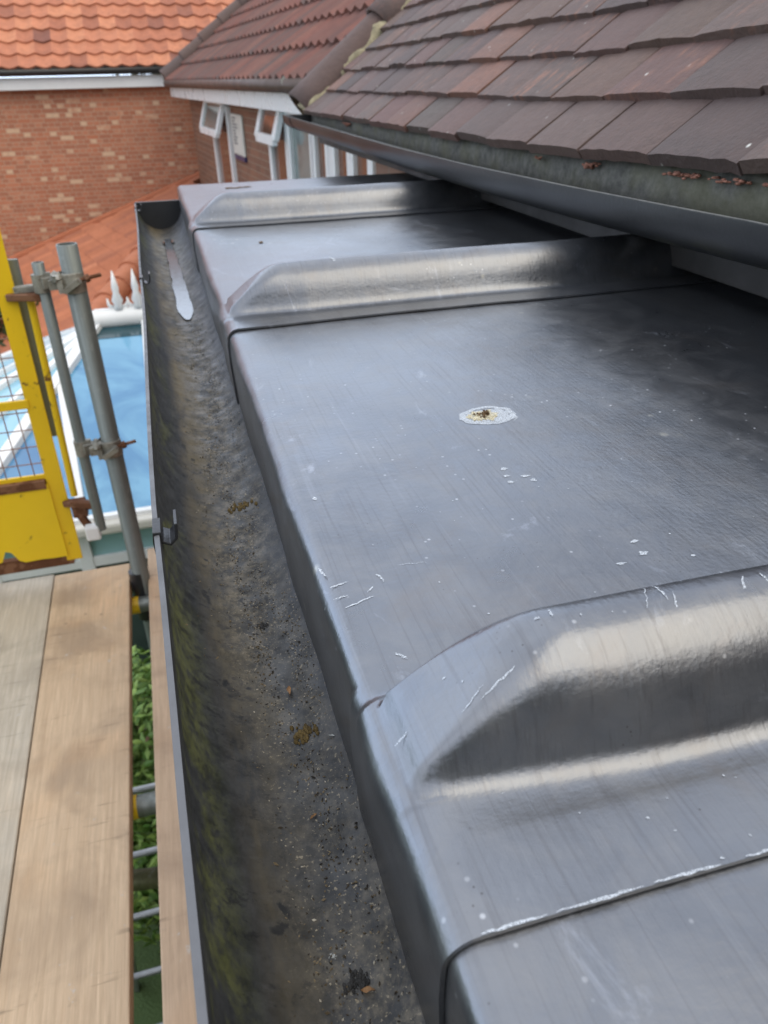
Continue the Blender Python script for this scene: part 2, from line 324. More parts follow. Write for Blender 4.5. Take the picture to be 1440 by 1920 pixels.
class MB:
    def __init__(s): s.v = []; s.f = []; s.c = []
    def add(s, vs, fs, col=None):
        o = len(s.v); s.v += [tuple(p) for p in vs]; s.f += [tuple(i + o for i in f) for f in fs]; s.c += [col or (0, 0, 0)] * len(vs)
    def box(s, lo, hi, M_=None, col=None):
        vs = [Vector((x, y, z)) for x in (lo[0], hi[0]) for y in (lo[1], hi[1]) for z in (lo[2], hi[2])]
        if M_: vs = [M_ @ v for v in vs]
        s.add(vs, [(0, 1, 3, 2), (4, 6, 7, 5), (0, 4, 5, 1), (2, 3, 7, 6), (0, 2, 6, 4), (1, 5, 7, 3)], col)
    def bar(s, a, b, wd, ht, up=(0, 0, 1), col=None):
        a = Vector(a); b = Vector(b); d = (b - a).normalized(); sd_ = d.cross(Vector(up)).normalized(); u = sd_.cross(d)
        s.add([p + sd_ * x * wd / 2 + u * z * ht / 2 for p in (a, b) for x in (-1, 1) for z in (-1, 1)], [(0, 1, 3, 2), (4, 6, 7, 5), (0, 4, 5, 1), (2, 3, 7, 6), (0, 2, 6, 4), (1, 5, 7, 3)], col)
    def tube(s, pts, r, n=16, closed=True, inner=None, col=None):
        pts = [Vector(p) for p in pts]; vs = []; rr = r if isinstance(r, (list, tuple)) else [r] * len(pts)
        for i, p in enumerate(pts):
            d = (pts[min(i + 1, len(pts) - 1)] - pts[max(i - 1, 0)]).normalized()
            a = d.cross(Vector((0, 0, 1)) if abs(d.z) < .9 else Vector((1, 0, 0))).normalized(); b = d.cross(a)
            vs += [p + (a * math.cos(t) + b * math.sin(t)) * rr[i] for t in [2 * math.pi * k / n for k in range(n)]]
        fs = [(i * n + k, i * n + (k + 1) % n, (i + 1) * n + (k + 1) % n, (i + 1) * n + k) for i in range(len(pts) - 1) for k in range(n)]
        if closed: fs += [tuple(range(n)), tuple((len(pts) - 1) * n + k for k in range(n))]
        s.add(vs, fs, col)
    def grid(s, rows, col=None, cols=None):
        nr, nc = len(rows), len(rows[0]); o = len(s.v)
        s.add([p for r in rows for p in r], [(i * nc + j, i * nc + j + 1, (i + 1) * nc + j + 1, (i + 1) * nc + j) for i in range(nr - 1) for j in range(nc - 1)], col)
        if cols: s.c[o:] = [c for r in cols for c in r]
    def build(s, name, mat, parent=None, smooth=False, bevel=0, solid=0, attr='rnd', seg=2, offset=-1, angle=None, face_up=False):
        me = bpy.data.meshes.new(name); me.from_pydata(s.v, [], s.f); 
        bm = bmesh.new(); bm.from_mesh(me); bmesh.ops.recalc_face_normals(bm, faces=bm.faces)
        if face_up and sum(f.normal.z * f.calc_area() for f in bm.faces) < 0: bmesh.ops.reverse_faces(bm, faces=bm.faces)
        bm.to_mesh(me); bm.free()
        if any(c != (0, 0, 0) for c in s.c):
            at = me.color_attributes.new(attr, 'FLOAT_COLOR', 'POINT'); at.data.foreach_set('color', [x for c in s.c for x in (*c, 1)])
        me.materials.append(mat)
        if smooth: me.shade_smooth()
        if angle: me.set_sharp_from_angle(angle=math.radians(angle))
        o = bpy.data.objects.new(name, me); COL.objects.link(o)
        if parent:
            o.parent = parent; o.matrix_parent_inverse = WM(parent).inverted()
        if solid: m = o.modifiers.new('solid', 'SOLIDIFY'); m.thickness = solid; m.offset = offset
        if bevel: m = o.modifiers.new('bev', 'BEVEL'); m.width = bevel; m.segments = seg; m.limit_method = 'ANGLE'; m.angle_limit = math.radians(40)
        return o
def WM(o):
    m = Matrix.Translation(o.location) @ o.rotation_euler.to_matrix().to_4x4()
    return (WM(o.parent) @ o.matrix_parent_inverse @ m) if o.parent else m
def tag(o, label=None, cat=None, group=None, kind=None):
    if label: o['label'] = label
    if cat: o['category'] = cat
    if group: o['group'] = group
    if kind: o['kind'] = kind
    return o
def thing(name, loc, label, cat, group=None):
    o = bpy.data.objects.new(name, None); COL.objects.link(o); o.location = loc; o.empty_display_size = .1
    return tag(o, label, cat, group)
def lerp(a, b, t): return a + (b - a) * t
def interp(x, pts):
    if x <= pts[0][0]: return pts[0][1]
    for (a, u), (b, v) in zip(pts, pts[1:]):
        if x <= b: return u + (v - u) * (x - a) / (b - a)
    return pts[-1][1]
def smin(a, b, k):
    h = max(k - abs(a - b), 0) / k; return min(a, b) - h * h * k * .25

def lump(b, c, r, seed, sq=.5, n=8):
    rows = []
    for i in range(n + 1):
        th = math.pi * i / n; row = []
        for j in range(n * 2 + 1):
            ph = 2 * math.pi * (j % (n * 2)) / (n * 2); d = Vector((math.sin(th) * math.cos(ph), math.sin(th) * math.sin(ph), math.cos(th)))
            q = r * (1 + .55 * noise.noise(d * 1.9 + Vector((seed, 0, 0))) + .25 * noise.noise(d * 5 + Vector((seed, 0, 0))))
            row.append((c[0] + d.x * q * .9, c[1] + d.y * q * 1.5, c[2] + d.z * q * sq))
        rows.append(row)
    b.grid(rows)
# ------------------------------------------------------------------ ground
GZ = -4.2
g_ = MB(); g_.grid([[(x, y, GZ) for x in (-150, -6, 6, 150)] for y in (-150, 0, 12, 200)])
tag(g_.build('ground', M['lawn']), kind='structure')

# ------------------------------------------------------------------ our house
house = thing('house', (.7, 1, GZ), 'house in the foreground with dark plain tile roof and grey lead covered flat roof', 'house')
YS = [-.56, .122, .822, 1.483]; YEND = 2.18
ROLL = [(0, .0030), (.030, .0024), (.040, .0018), (.048, .0018), (.0535, .0026), (.0572, .0046), (.0600, .0085), (.0625, .0155), (.0650, .0240), (.0680, .0325), (.0722, .0402), (.0785, .0465), (.0845, .0492), (.0900, .0500), (.0975, .0478), (.1035, .0400), (.1055, .030), (.1060, .018), (.1075, .007), (.1120, .0018), (.118, .0002), (.13, 0)]
def catmull(pts, n):
    out = []
    for i in range(len(pts) - 1):
        p = [Vector(pts[max(0, min(len(pts) - 1, i + k))]) for k in (-1, 0, 1, 2)]
        for j in range(n):
            t = j / n
            out.append(.5 * ((2 * p[1]) + (p[2] - p[0]) * t + (2 * p[0] - 5 * p[1] + 4 * p[2] - p[3]) * t * t + (3 * p[1] - p[0] - 3 * p[2] + p[3]) * t ** 3))
    out.append(Vector(pts[-1])); return out
RC = catmull(ROLL, 5)
EX = .0500
def wob(x, y, a=.0006): return a * noise.noise(Vector((x * 9, y * 7, 3.3))) + a * .45 * noise.noise(Vector((x * 25, y * 22, 7.7)))
def lead_point(x, y0, dy, z0, drop, up):
    """x across, roll curve point (dy, z0); drop = metres below the top on the apron"""
    yy = y0 + dy
    t = max(0, min(1, (x - EX) / .10))
    z = z0
    if z0 > .0032:
        lim = .0030 + max(0, (x - EX - .002)) * .78
        z = smin(z0, lim, .015) if x < .24 else z0
        z = max(z, .0020)
    yy += -.009 * min(1, max(0, (x - EX) / .1)) * math.exp(-((dy - .058) / .017) ** 2)
    return Vector((x, yy + .0015 * math.sin(x * 13 + y0 * 5), z + wob(x, yy)))
# across parameter: upstand, flat, rounded edge, apron
ACR = [(.692, .150), (.692, .10), (.692, .05), (.691, .02), (.689, .008), (.684, .002), (.676, .0)]
xs = []
x = .66
while x > EX + .016:
    xs.append(x); x -= .003 + .014 * max(0, (x - .16) / .5)
ACR += [(v, 0) for v in xs]
for a in range(0, 91, 15):
    ACR.append((EX + .011 - .011 * math.sin(math.radians(a)), -.011 + .011 * math.cos(math.radians(a))))
ACR += [(EX - .0003, -.016), (EX - .0006, -.03), (EX - .0002, -.045), (EX + .0006, -.06), (EX + .0012, -.075), (EX + .002, -.088)]
WOBE = lambda y: .0022 * noise.noise(Vector((0, y * 5.5, 1.2))) + .0008 * noise.noise(Vector((4, y * 21, 1.2)))
sheets = []
for k in range(4):
    y0 = YS[k]; y1 = (YS[k + 1] + .088) if k < 3 else YEND
    rows = []
    prof = [(p.x, p.y) for p in RC]
    d = .13
    while d < y1 - y0 - .012: d += .011 + .012 * (k > 1); prof.append((min(d, y1 - y0), 0))
    if k == 3: prof += [(y1 - y0 + .004, -.002), (y1 - y0 + .006, -.008), (y1 - y0 + .006, -.05)]
    for dy, z0 in prof:
        row = []
        for (ax, az) in ACR:
            if az < 0: 
                e = lead_point(max(ax, EX + .0001), y0, dy, z0 if z0 < .0032 else .003, 0, 0)
                out = .003 if z0 >= 0 and dy < .11 else 0
                ex = WOBE(y0 + dy) * min(1, -az / .01)
                bulge = .0020 * math.exp(-((dy - .085) / .022) ** 2) * math.exp(-((az + .018) / .016) ** 2)
                row.append((ax - ex - bulge - (.0022 if dy < .128 else 0) * min(1, -az / .011), e.y, e.z + az if z0 >= 0 else min(az, z0)))
            else:
                e = lead_point(min(ax, .684), y0, dy, z0, 0, 0)
                ux = ax - (.0026 if dy < .12 and az > .004 else 0)
                row.append((ux, e.y, max(e.z, az) if az > .004 else e.z + az))
        rows.append(row)
    b = MB(); b.grid(rows)
    lab = ['nearest grey lead sheet, cut by the bottom edge of the photo', 'lead sheet with the white ringed spot, large roll in front', 'lead sheet beyond the second roll, pale and bright at its gutter end', 'farthest lead sheet with the thinnest looking roll'][k]
    o = b.build('lead_sheet', M['lead'], house, smooth=True, solid=.0019, face_up=True); o['label'] = lab; es = o.modifiers.new('split', 'EDGE_SPLIT'); es.split_angle = math.radians(55)
    sheets.append(o)

def roofz(x, y):
    """top surface height (approximate inverse of the sheet curve)"""
    k = max([i for i in range(4) if YS[i] <= y + 1e-6] or [0]); dy = y - YS[k]
    if dy > .13: return wob(x, y) + 0
    zz = interp(dy, [(p.x, p.y) for p in RC if True])
    return lead_point(x, YS[k], dy, zz, 0, 0).z
def decal(b, pts, w0, lift=.0003):
    """thin scraped mark along a polyline in plan"""
    n = len(pts); Lr, Rr = [], []
    for i, (x, y) in enumerate(pts):
        a = Vector(pts[max(i - 1, 0)]); c = Vector(pts[min(i + 1, n - 1)]); d = (c - a); d = d.normalized() if d.length else Vector((1, 0))
        ww = w0 * (math.sin(math.pi * (i + .35) / (n - .3)) ** .6) * random.uniform(.5, 1.2) / 2
        Lr.append((x - d.y * ww, y + d.x * ww)); Rr.append((x + d.y * ww, y - d.x * ww))
    b.grid([[(p[0], p[1], roofz(*p) + lift) for p in (l, m, r)] for l, m, r in zip(Lr, pts, Rr)])
def rough_line(p, q, n=9, j=.0005):
    return [(lerp(p[0], q[0], i / (n - 1)) + random.uniform(-j, j), lerp(p[1], q[1], i / (n - 1)) + random.uniform(-j, j)) for i in range(n)]
def blob(b, cx, cy, rx, ry, n=18, j=.25, rot=0, lift=.0005, hole=None):
    lift *= .6
    ang = [2 * math.pi * i / n for i in range(n)]; rr = [random.uniform(1 - j, 1 + j) for _ in ang]
    rows = []
    for sc in ((hole or 0.02), .6 if not hole else (1 + hole) / 2, 1):
        r_ = []
        for a, q in zip(ang + ang[:1], rr + rr[:1]):
            X = math.cos(a) * rx * (q if sc > .5 else 1) * sc; Y = math.sin(a) * ry * (q if sc > .5 else 1) * sc
            xx = cx + X * math.cos(rot) - Y * math.sin(rot); yy = cy + X * math.sin(rot) + Y * math.cos(rot)
            r_.append((xx, yy, roofz(xx, yy) + lift))
        rows.append(r_)
    b.grid(rows)
def P(px, py, z=0): q = onz(px, py, z); return (q.x, q.y)
# scratches and oxide marks on sheet 1
b = MB()
for a, c, wd in (((597, 1066), (612, 1082), .003), ((618, 1103), (652, 1092), .0022), ((706, 1077), (721, 1092), .0024), ((626, 1124), (652, 1118), .002), ((648, 1141), (702, 1118), .0030), ((741, 1225), (764, 1234), .0030), ((690, 1112), (700, 1100), .0016), ((745, 1060), (800, 1055), .0007)):
    decal(b, rough_line(P(*a), P(*c)), wd * .62)
cx0, cy0 = P(915, 779)
blob(b, cx0, cy0, .0235, .0180, 30, .06, 0, .0005, .78); blob(b, cx0 - .002, cy0 - .001, .0190, .0135, 30, .16, 0, .0006, .12)
decal(b, [P(*q) for q in ((925, 766), (950, 771), (966, 778), (970, 783), (962, 790))], .0011)
for q in ((945, 880), (950, 893), (985, 893), (1000, 900), (1190, 1015), (1206, 1037), (1165, 1057), (1300, 1042), (590, 935), (958, 905)):
    blob(b, *P(*q), random.uniform(.0015, .0032), random.uniform(.0012, .0025), 10, .35)
for _ in range(90):
    x, y = random.uniform(.07, .6), random.uniform(.26, .8); blob(b, x, y, random.uniform(.0003, .0008), random.uniform(.0003, .0007), 7, .3)
o = b.build('scratch_marks', M['oxide'], sheets[1], smooth=True); o['kind'] = 'stuff'
b = MB(); blob(b, cx0 - .004, cy0 + .001, .0125, .0090, 26, .22, 0, .0009, .1); b.build('cream_crust', M['oxide_cream'], sheets[1])
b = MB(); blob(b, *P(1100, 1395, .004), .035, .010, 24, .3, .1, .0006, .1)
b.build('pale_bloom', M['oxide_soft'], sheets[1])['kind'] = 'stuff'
b = MB(); blob(b, cx0 - .004, cy0 + .001, .0052, .0048, 22, .35, 0, .0014);
for i_ in range(46):
    an_, rr_ = random.uniform(0, 6.28), random.uniform(.002, .014); qx_, qy_ = cx0 - .003 + rr_ * math.cos(an_), cy0 + rr_ * .75 * math.sin(an_)
    CR_ = globals().setdefault('CR_', MB()); lump(CR_, (qx_, qy_, roofz(qx_, qy_) + .0006), random.uniform(.0006, .0016), i_ * 1.3, .6, 5)
CR_.build('crust_lumps', M['oxide_cream'], sheets[1], smooth=True)['kind'] = 'stuff'
for i_ in range(14): lump(b, (cx0 - .004 + random.gauss(0, .003), cy0 + .001 + random.gauss(0, .003), roofz(cx0, cy0) + .0018), random.uniform(.0006, .0016), i_ * 2.3, .8, 5)
 
o = b.build('rusty_fixing_head', M['brown'], sheets[1]); 
b = MB()
# marks on the near roll
for a, c, wd, zz in (((1095, 1105), (1160, 1098), .0020, .042), ((1215, 1125), (1245, 1160), .0020, .040), ((1250, 1160), (1262, 1190), .002, .036), ((1383, 1110), (1400, 1175), .0026, .042), ((1200, 1140), (1205, 1180), .0012, .038), ((1330, 1085), (1350, 1100), .0016, .042), ((1410, 1110), (1435, 1125), .002, .04), ((998, 1211), (1006, 1208), .003, .035), ((1024, 1190), (1030, 1205), .0024, .036),
                  ((900, 1350), (960, 1322), .0022, .020), ((865, 1338), (905, 1312), .0012, .026), ((740, 1412), (765, 1400), .002, .003), ((1380, 1215), (1395, 1230), .001, .03)):
    decal(b, rough_line(P(*a, zz), P(*c, zz), 9, .0004), wd * .5, .0004)
decal(b, rough_line(P(1000, 1440, .004), P(1215, 1380, .004), 16, .0012), .0055, .0008)
for i in range(60):
    x = random.uniform(.08, .6); y = YS[1] + random.uniform(.0, .11); blob(b, x, y, random.uniform(.0003, .0008), random.uniform(.0003, .0006), 7, .3)
# white worn edge along the seam
for x0_, x1_ in ((.062, .085), (.088, .12), (.124, .15), (.16, .175), (.185, .26), (.27, .33)):
    pts = [(lerp(x0_, x1_, i / 12), YS[1] + .0015 * math.sin(lerp(x0_, x1_, i / 12) * 13 + YS[1] * 5) + .0003 + random.uniform(-.0003, .0003)) for i in range(13)]
    decal(b, pts, .0013, .0006)
b.build('edge_wear', M['oxide'], sheets[1], smooth=True)['kind'] = 'stuff'
for k, spots in ((2, ((500, 497), (520, 492), (480, 520), (618, 500), (760, 470))), (3, ((445, 352), (510, 362), (525, 360), (460, 366)))):
    b = MB()
    for q in spots: 
        p = P(*q, .04); decal(b, [(p[0], p[1]), (p[0] + .004, p[1] - .008), (p[0] + .005, p[1] - .016)], .0035, .001)
    for _ in range(50): blob(b, random.uniform(.08, .62), random.uniform(YS[k] + .13, YS[k] + .6), random.uniform(.0006, .0014), random.uniform(.0006, .0012), 7, .3)
    b.build('scratch_marks', M['oxide'], sheets[k], smooth=True)['kind'] = 'stuff'
b = MB()
for q in ((430, 353), (441, 353), (449, 352), (463, 351)): blob(b, *P(*q), .009, .012, 9, .4, 0, .0015)
blob(b, *P(490, 455), .004, .008, 9, .4, 0, .002)
b.build('moss_specks', M['brown'], sheets[3])['kind'] = 'stuff'
b = MB()
for q in ((1285, 480), (1290, 490), (1275, 500)): pass
# walls of the house and of the bay below the lead
b = MB(); b.box((.712, -3, GZ), (1.0, 2.63, .085)); b.build('wall', M['brickC'], house)
b = MB(); b.box((.105, -1.2, GZ), (.70, 2.15, -.03)); o = b.build('bay_wall', M['brickC'], house)
b = MB(); b.box((.078, -.6, -.16), (.104, 2.17, -.008)); b.build('fascia', M['fascia_dark'], house, bevel=.002)
# front upper fascia and soffit
b = MB(); b.box((.640, -1.5, .012), (.655, 3.2, .118)); b.box((.655, -1.5, .012), (2.0, 3.2, .022)); b.build('fascia', M['fascia_dark'], house, bevel=.002)

# ---- tile roof
c40, s40 = math.cos(math.radians(40)), math.sin(math.radians(40))
def eavez(y): return interp(y, [(-1, .022), (.5, .018), (.75, .0135), (1.05, .006), (1.35, 0)]) + .1165 - .0045 * (y - .7) - (.004 * (y - 1.9) if y > 1.9 else 0) * .4
def tp(s, y, h): return Vector((.598 + s * c40 - h * s40, y, eavez(y) + s * s40 + h * c40))
b = MB()
YV = 3.20
NC = 34
for c in range(NC):
    y = YV - (.0825 if c % 2 else 0) - .165
    first = True
    while y > -1.6:
        wd = .1630
        y0, y1 = y, y + wd
        if c % 2 and first: y1 = y + wd; 
        rn = (random.random(), random.random(), random.random())
        dt = random.uniform(-.004, .004); lift = random.uniform(-.0008, .0042); sk = random.uniform(-.0035, .0035); camb = random.uniform(.0004, .0020)
        s0, s1 = c * .1 + dt, c * .1 + .165
        nu, nv = (7, 9) if y < 3.3 and c < 9 else (3, 3)
        top, bot = [], []
        for i in range(nu):
            a = i / (nu - 1); rt, rb = [], []
            for j in range(nv):
                f = j / (nv - 1); yy = lerp(y0, y1, f)
                e = .0016 if j in (0, nv - 1) else 0
                ss = lerp(s0 + sk * (f - .5), s1, a) + (.0028 * noise.noise(Vector((yy * 40, c, 1))) + .0022 * max(0, noise.noise(Vector((yy * 75, c, 9))) - .25) * 4 + .0014 * noise.noise(Vector((yy * 130, c, 5))) if i == 0 and nv > 3 else 0)
                base = lerp(.0135 + lift, -.004, a); cm = -camb * (2 * f - 1) ** 2 * (1 - .5 * a)
                rt.append(tp(ss + (.0012 if i == 0 else 0), yy, base + .0180 + cm - (e if i else e + .0008)))
                rb.append(tp(ss, yy, base + cm))
            top.append(rt); bot.append(rb)
        b.grid(top, rn); b.grid(bot, rn)
        b.grid([top[0], bot[0]], rn); b.grid([[r[0] for r in top], [r[0] for r in bot]], rn); b.grid([[r[-1] for r in top], [r[-1] for r in bot]], rn)
        y -= .165 + random.uniform(0, .0015); first = False
tiles = b.build('tile_roof', M['tile_dark'], house, smooth=True, angle=35)
b = MB(); 
b.add([tp(.07, -1.6, -.006), tp(.07, YV, -.006), tp(3.5, YV, -.006), tp(3.5, -1.6, -.006)], [(0, 1, 2, 3)]); b.build('roof_felt', M['fascia_dark'], tiles, solid=.01)
# gable end under the verge
b = MB(); b.add([(.72, 2.55, .05), (.72, 2.55, .18), (3.3, 2.55, 2.30), (3.3, 2.55, .05), (.72, 2.63, .05), (.72, 2.63, .18), (3.3, 2.63, 2.30), (3.3, 2.63, .05)], [(0, 1, 2, 3), (7, 6, 5, 4), (0, 4, 5, 1), (1, 5, 6, 2), (2, 6, 7, 3), (3, 7, 4, 0)]); b.build('gable_wall', M['brickD'], house)
b = MB(); b.box((.99, -3, GZ), (6, 2.62, .06)); b.build('wall', M['brickD'], house)
# mortar bedding along the verge: rough strip
rows = []
ss = [i * .010 for i in range(320)]
for s in ss:
    w_ = .018 + .030 * max(0, noise.noise(Vector((s * 9, 1, 0))) + .35); hh = .036 + .018 * noise.noise(Vector((s * 14, 4, 0)))
    j = lambda q: .010 * noise.noise(Vector((s * 70, q * 3, 8)))
    rows.append([tp(s, YV - .025 - w_ + j(1), .010), tp(s, YV - .02 - w_ + j(2), .026), tp(s, YV - .016 - w_ * .6 + j(3), hh), tp(s, YV + .01 + j(4), hh + .018), tp(s, YV + .075, hh + .01), tp(s, YV + .09, -.05)])
b = MB(); b.grid(rows); b.build('mortar_bedding', M['mortar'], tiles, smooth=True)
# half round verge caps
for c in range(8):
    s0 = .012 + c * .42; rn = (random.random(), random.random(), 0); rows = []
    for i in range(7):
        s = s0 + .445 * i / 6; rr = .112 - .010 * i / 6; row = []
        for a in range(-8, 189, 14):
            t = math.radians(a); row.append(tp(s, YV + .065 - math.cos(t) * rr, .006 + math.sin(t) * rr * .72 + .010 * (1 - i / 6)))
        rows.append(row)
    b = MB(); b.grid(rows, rn); b.build('verge_tile', M['verge'], tiles, smooth=True, solid=.014)

# ---- upper gutter
def upz(y): return interp(y, [(.3, .1215), (.56, .1205), (.71, .1165), (.92, .1117), (1.27, .1065), (1.69, .1045), (2.4, .108), (3.18, .115)])
def gut(name, path, r, dep, mat, parent, th=.0030):
    """path: (y, xc, zlip). half round trough open upward, thin walls with rolled lip"""
    rows = []; cols = []
    for (y, xc, zl) in path:
        r1, c1 = [], []
        prof = []
        for i in range(25):
            t = math.pi * i / 24; cc = -math.cos(t); sn = math.sin(t) ** .85
            prof.append((cc * r, -sn * dep, i / 24))
        # lips
        inn = [(xc + px_, zl + pz_, u) for px_, pz_, u in prof]
        outp = [(xc + px_ * (1 + th / r), zl + pz_ * (1 + .0026 / dep) , u) for px_, pz_, u in prof]
        lip = [(xc - r - .0002, zl + .0016, 0), (xc - r - th, zl + .0012, 0)]
        lipb = [(xc + r + .003, zl + .0016, 1), (xc + r + .0002, zl + .0016, 1)]
        loop = [(*q, 1) for q in inn] + [(*q, 0) for q in lipb[::-1]] + [(*q, 0) for q in outp[::-1]] + [(*q, .5) for q in lip[::-1]]
        loop.append(loop[0])
        rows.append([(q[0], y, q[1]) for q in loop]); cols.append([(max(q[2], .001), (y + 2) / 8, q[3]) for q in loop])
    b = MB(); b.grid(rows, cols=cols); return b.build(name, mat, parent, smooth=True, attr='pos', angle=45)
def grey_inside():
    g = NT('weathered_gutter'); s = g.n('SeparateColor'); g.t.links.new(g.attr('pos'), s.inputs[0])
    n = g.noise(55, detail=9, rough=.75); c = g.mix(g.ramp(n, [(.35, 0), (.65, 1)]), (.052, .054, .050), (.20, .20, .188))
    c = g.mix(g.ramp(g.noise(14, detail=5), [(.45, 0), (.65, .4)]), c, (.11, .105, .08))
    outc = g.mix(g.ramp(g.noise(10, g.map((1, .3, 1)), detail=7), [(.4, 0), (.7, 1)]), (.018, .019, .021), (.040, .042, .043))
    z = g.ramp(g.noise(30, g.map((1, .4, 1)), detail=6), [(.5, 0), (.7, .6)])
    outc = g.mix(g.math('MULTIPLY', z, g.ramp(s.outputs[0], [(.12, 0), (.3, 1), (.5, 1)])), outc, (.085, .08, .045))
    g.bump(g.noise(200, detail=4), .3, .001)
    return g.out(g.mix(s.outputs[2], outc, c), g.mix(s.outputs[2], .38, .85))
M['gutter_up'] = grey_inside()
path = [(y, .5 + .056, upz(y)) for y in [-1.4 + i * .06 for i in range(int(4.58 / .06) + 1)]]
YG = path[-1][0]
ug = gut('eaves_gutter', path, .056, .045, M['gutter_up'], house); ug['label'] = 'black half round gutter under the dark roof tiles'
b = MB(); n = 24; z = upz(YG) + .001
vs = [(.556 - math.cos(math.pi * i / n) * .0595, yy, z - .0015 - math.sin(math.pi * i / n) ** .85 * .049) for yy in (YG - .004, YG + .008) for i in range(n + 1)]
b.add(vs, [tuple(range(n + 1)), tuple(range(n + 1, 2 * n + 2))] + [(i, i + 1, n + 2 + i, n + 1 + i) for i in range(n)] + [(0, n, 2 * n + 1, n + 1)])
b.build('end_cap', M['pvc_black'], ug)
# gutter back board seen between trough and tiles
b = MB(); b.grid([[(.604, y, upz(y) - .032), (.606, y, upz(y) + .006), (.611, y, eavez(y) + .017)] for y in [-1.4 + i * .12 for i in range(39)]]); 
g = NT('mottled_grey'); n_ = g.noise(60, detail=9, rough=.75); c_ = g.mix(g.ramp(n_, [(.35, 0), (.65, 1)]), (.060, .062, .056), (.17, .17, .155)); c_ = g.mix(g.ramp(g.noise(14, detail=5), [(.45, 0), (.65, .5)]), c_, (.13, .13, .075)); g.bump(n_, .4, .002); M['mottled'] = g.out(c_, .9)
b.build('eaves_tray', M['mottled'], house, solid=.003, smooth=True)
# brackets of the upper gutter
for y in (3.02,):
    rows = []
    for i in range(21):
        t = math.pi * i / 20; rows.append([(.556 - math.cos(t) * (.0615), y + d, upz(y) - math.sin(t) ** .85 * .0505 + .001) for d in (-.013, .013)])
    b = MB(); b.grid(rows); b.build('gutter_bracket', M['pvc_black'], ug, solid=.003)
# crumbling red mortar under the eaves tiles
b = MB()
for (ya, yb, ra, rb) in ((.44, .69, .0065, .0095), (.715, .775, .003, .005), (.80, .86, .004, .0065), (1.02, 1.06, .003, .005), (1.19, 1.22, .003, .005), (2.50, 2.60, .004, .007)):
    y = ya
    while y < yb:
        f = .45 + .9 * abs(noise.noise(Vector((y * 31, 2, 2)))) * 1.6
        lump(b, (.598 + random.uniform(-.005, .006), y, eavez(y) + .004 - random.random() * .009 * f), random.uniform(ra, rb) * f, y * 310, .55, 7)
        y += random.uniform(.0022, .0055)
b.build('mortar_crumbs', M['mortar_red'], house, smooth=True)['kind'] = 'stuff'

# ---- lower gutter
LIP = [(-.4, -.022), (.14, -.0275), (.233, -.0303), (.398, -.0337), (.502, -.0365), (.8, -.040), (1.13, -.0431), (1.6, -.0500), (2.12, -.0580)]
path = []
y = -.4
while y < 2.16: path.append((y, interp(y, LIP) + .0555 + .0008 * math.sin(y * 8), -.030 - .0035 * max(0, y) / 2)); y += .03
YL = path[-1][0]
lg = gut('rain_gutter', path, .0555, .066, M['gutter'], house, .0037); lg['label'] = 'black gutter with silt and green algae running along the lead edge'
xc, zl = path[-1][1], path[-1][2]
b = MB(); n = 24
vs = [(xc - math.cos(math.pi * i / n) * .0595, yy, zl + .003 - math.sin(math.pi * i / n) ** .85 * .071) for yy in (YL - .002, YL + .01) for i in range(n + 1)]
b.add(vs, [tuple(range(n + 1)), tuple(range(n + 1, 2 * n + 2))] + [(i, i + 1, n + 2 + i, n + 1 + i) for i in range(n)] + [(0, n, 2 * n + 1, n + 1)])
b.build('end_cap', M['pvc_black'], lg, bevel=.001)
for y in (.470, 1.27, 2.07):
    xl = interp(y, LIP); zz = -.030 - .0035 * y / 2
    b = MB()
    # wrap over the lip with an upturned tongue inside
    pf = [(.0105, .0085), (.0104, .003), (.0095, -.003), (.006, -.0065), (.0015, -.004), (.0010, .0035), (-.0045, .0040), (-.0055, -.004), (-.0052, -.016), (-.003, -.028), (.004, -.045), (.015, -.060), (.03, -.070)]
    b.grid([[(xl + px_, y + d, zz + pz_) for d in (-.0105, -.0035, .0035, .0105)] for px_, pz_ in pf])
    b.build('gutter_bracket', M['pvc_black'], lg, solid=.0022, bevel=.0006)
def guz(x, y):
    xcn = interp(y, LIP) + .0555; t = max(-.98, min(.98, (x - xcn) / .0555)); return -.030 - .0035 * max(0, y) / 2 - .066 * (math.sqrt(1 - t * t)) ** .85
# outlet hole rim at the far end
b = MB(); yo = 1.93; xo = interp(yo, LIP) + .060
rows = []
for rr, dz in ((.001, .0006), (.008, .0006), (.012, .0012), (.014, .0006)):
    rows.append([(xo + rr * math.cos(a), yo + rr * 1.5 * math.sin(a), guz(xo + rr * math.cos(a), yo) + dz) for a in [2 * math.pi * i / 20 for i in range(21)]])
b.grid([[(p[0], p[1], p[2] + .0040) for p in r_] for r_ in rows]); b.build('outlet', M['rust'], lg)
# standing water in the low end
def water_mat():
    g = NT('rain_water'); n = g.noise(40, detail=3)
    g.bump(g.noise(30, detail=2), .15, .001)
    g.bump(g.noise(90, detail=3, rough=.6), .12, .001); return g.out(g.mix(g.ramp(g.noise(160, detail=6), [(.45, 0), (.6, 1)]), (.10, .11, .13), (.05, .045, .035)), .12, 0, 1)
M['water'] = water_mat()
b = MB(); rows = []
for i in range(0, 290):
    i /= 10; y = 1.24 + i * .72 / 29; zw = -.030 - .0035 * 2.1 / 2 - .066 + .0075 - (.0036 * (1 - i / 29)); xcn = interp(y, LIP) + .0555
    hw = .0125 * min(1, (i + .05) / 2.2) ** .5 * (1 - .45 * (i / 29) ** 2) * (1 + .15 * noise.noise(Vector((y * 20, 0, 0))))
    rows.append([(xcn + .004 + hw * f * (1 + .16 * noise.noise(Vector((y * 14, f * 2, 5)))), y, zw) for f in (-1, -.5, 0, .5, 1)])
b.grid(rows); tag(b.build('rain_water', M['water'], None, smooth=True), 'shallow puddle shining at the far end of the gutter', None, None, 'structure')
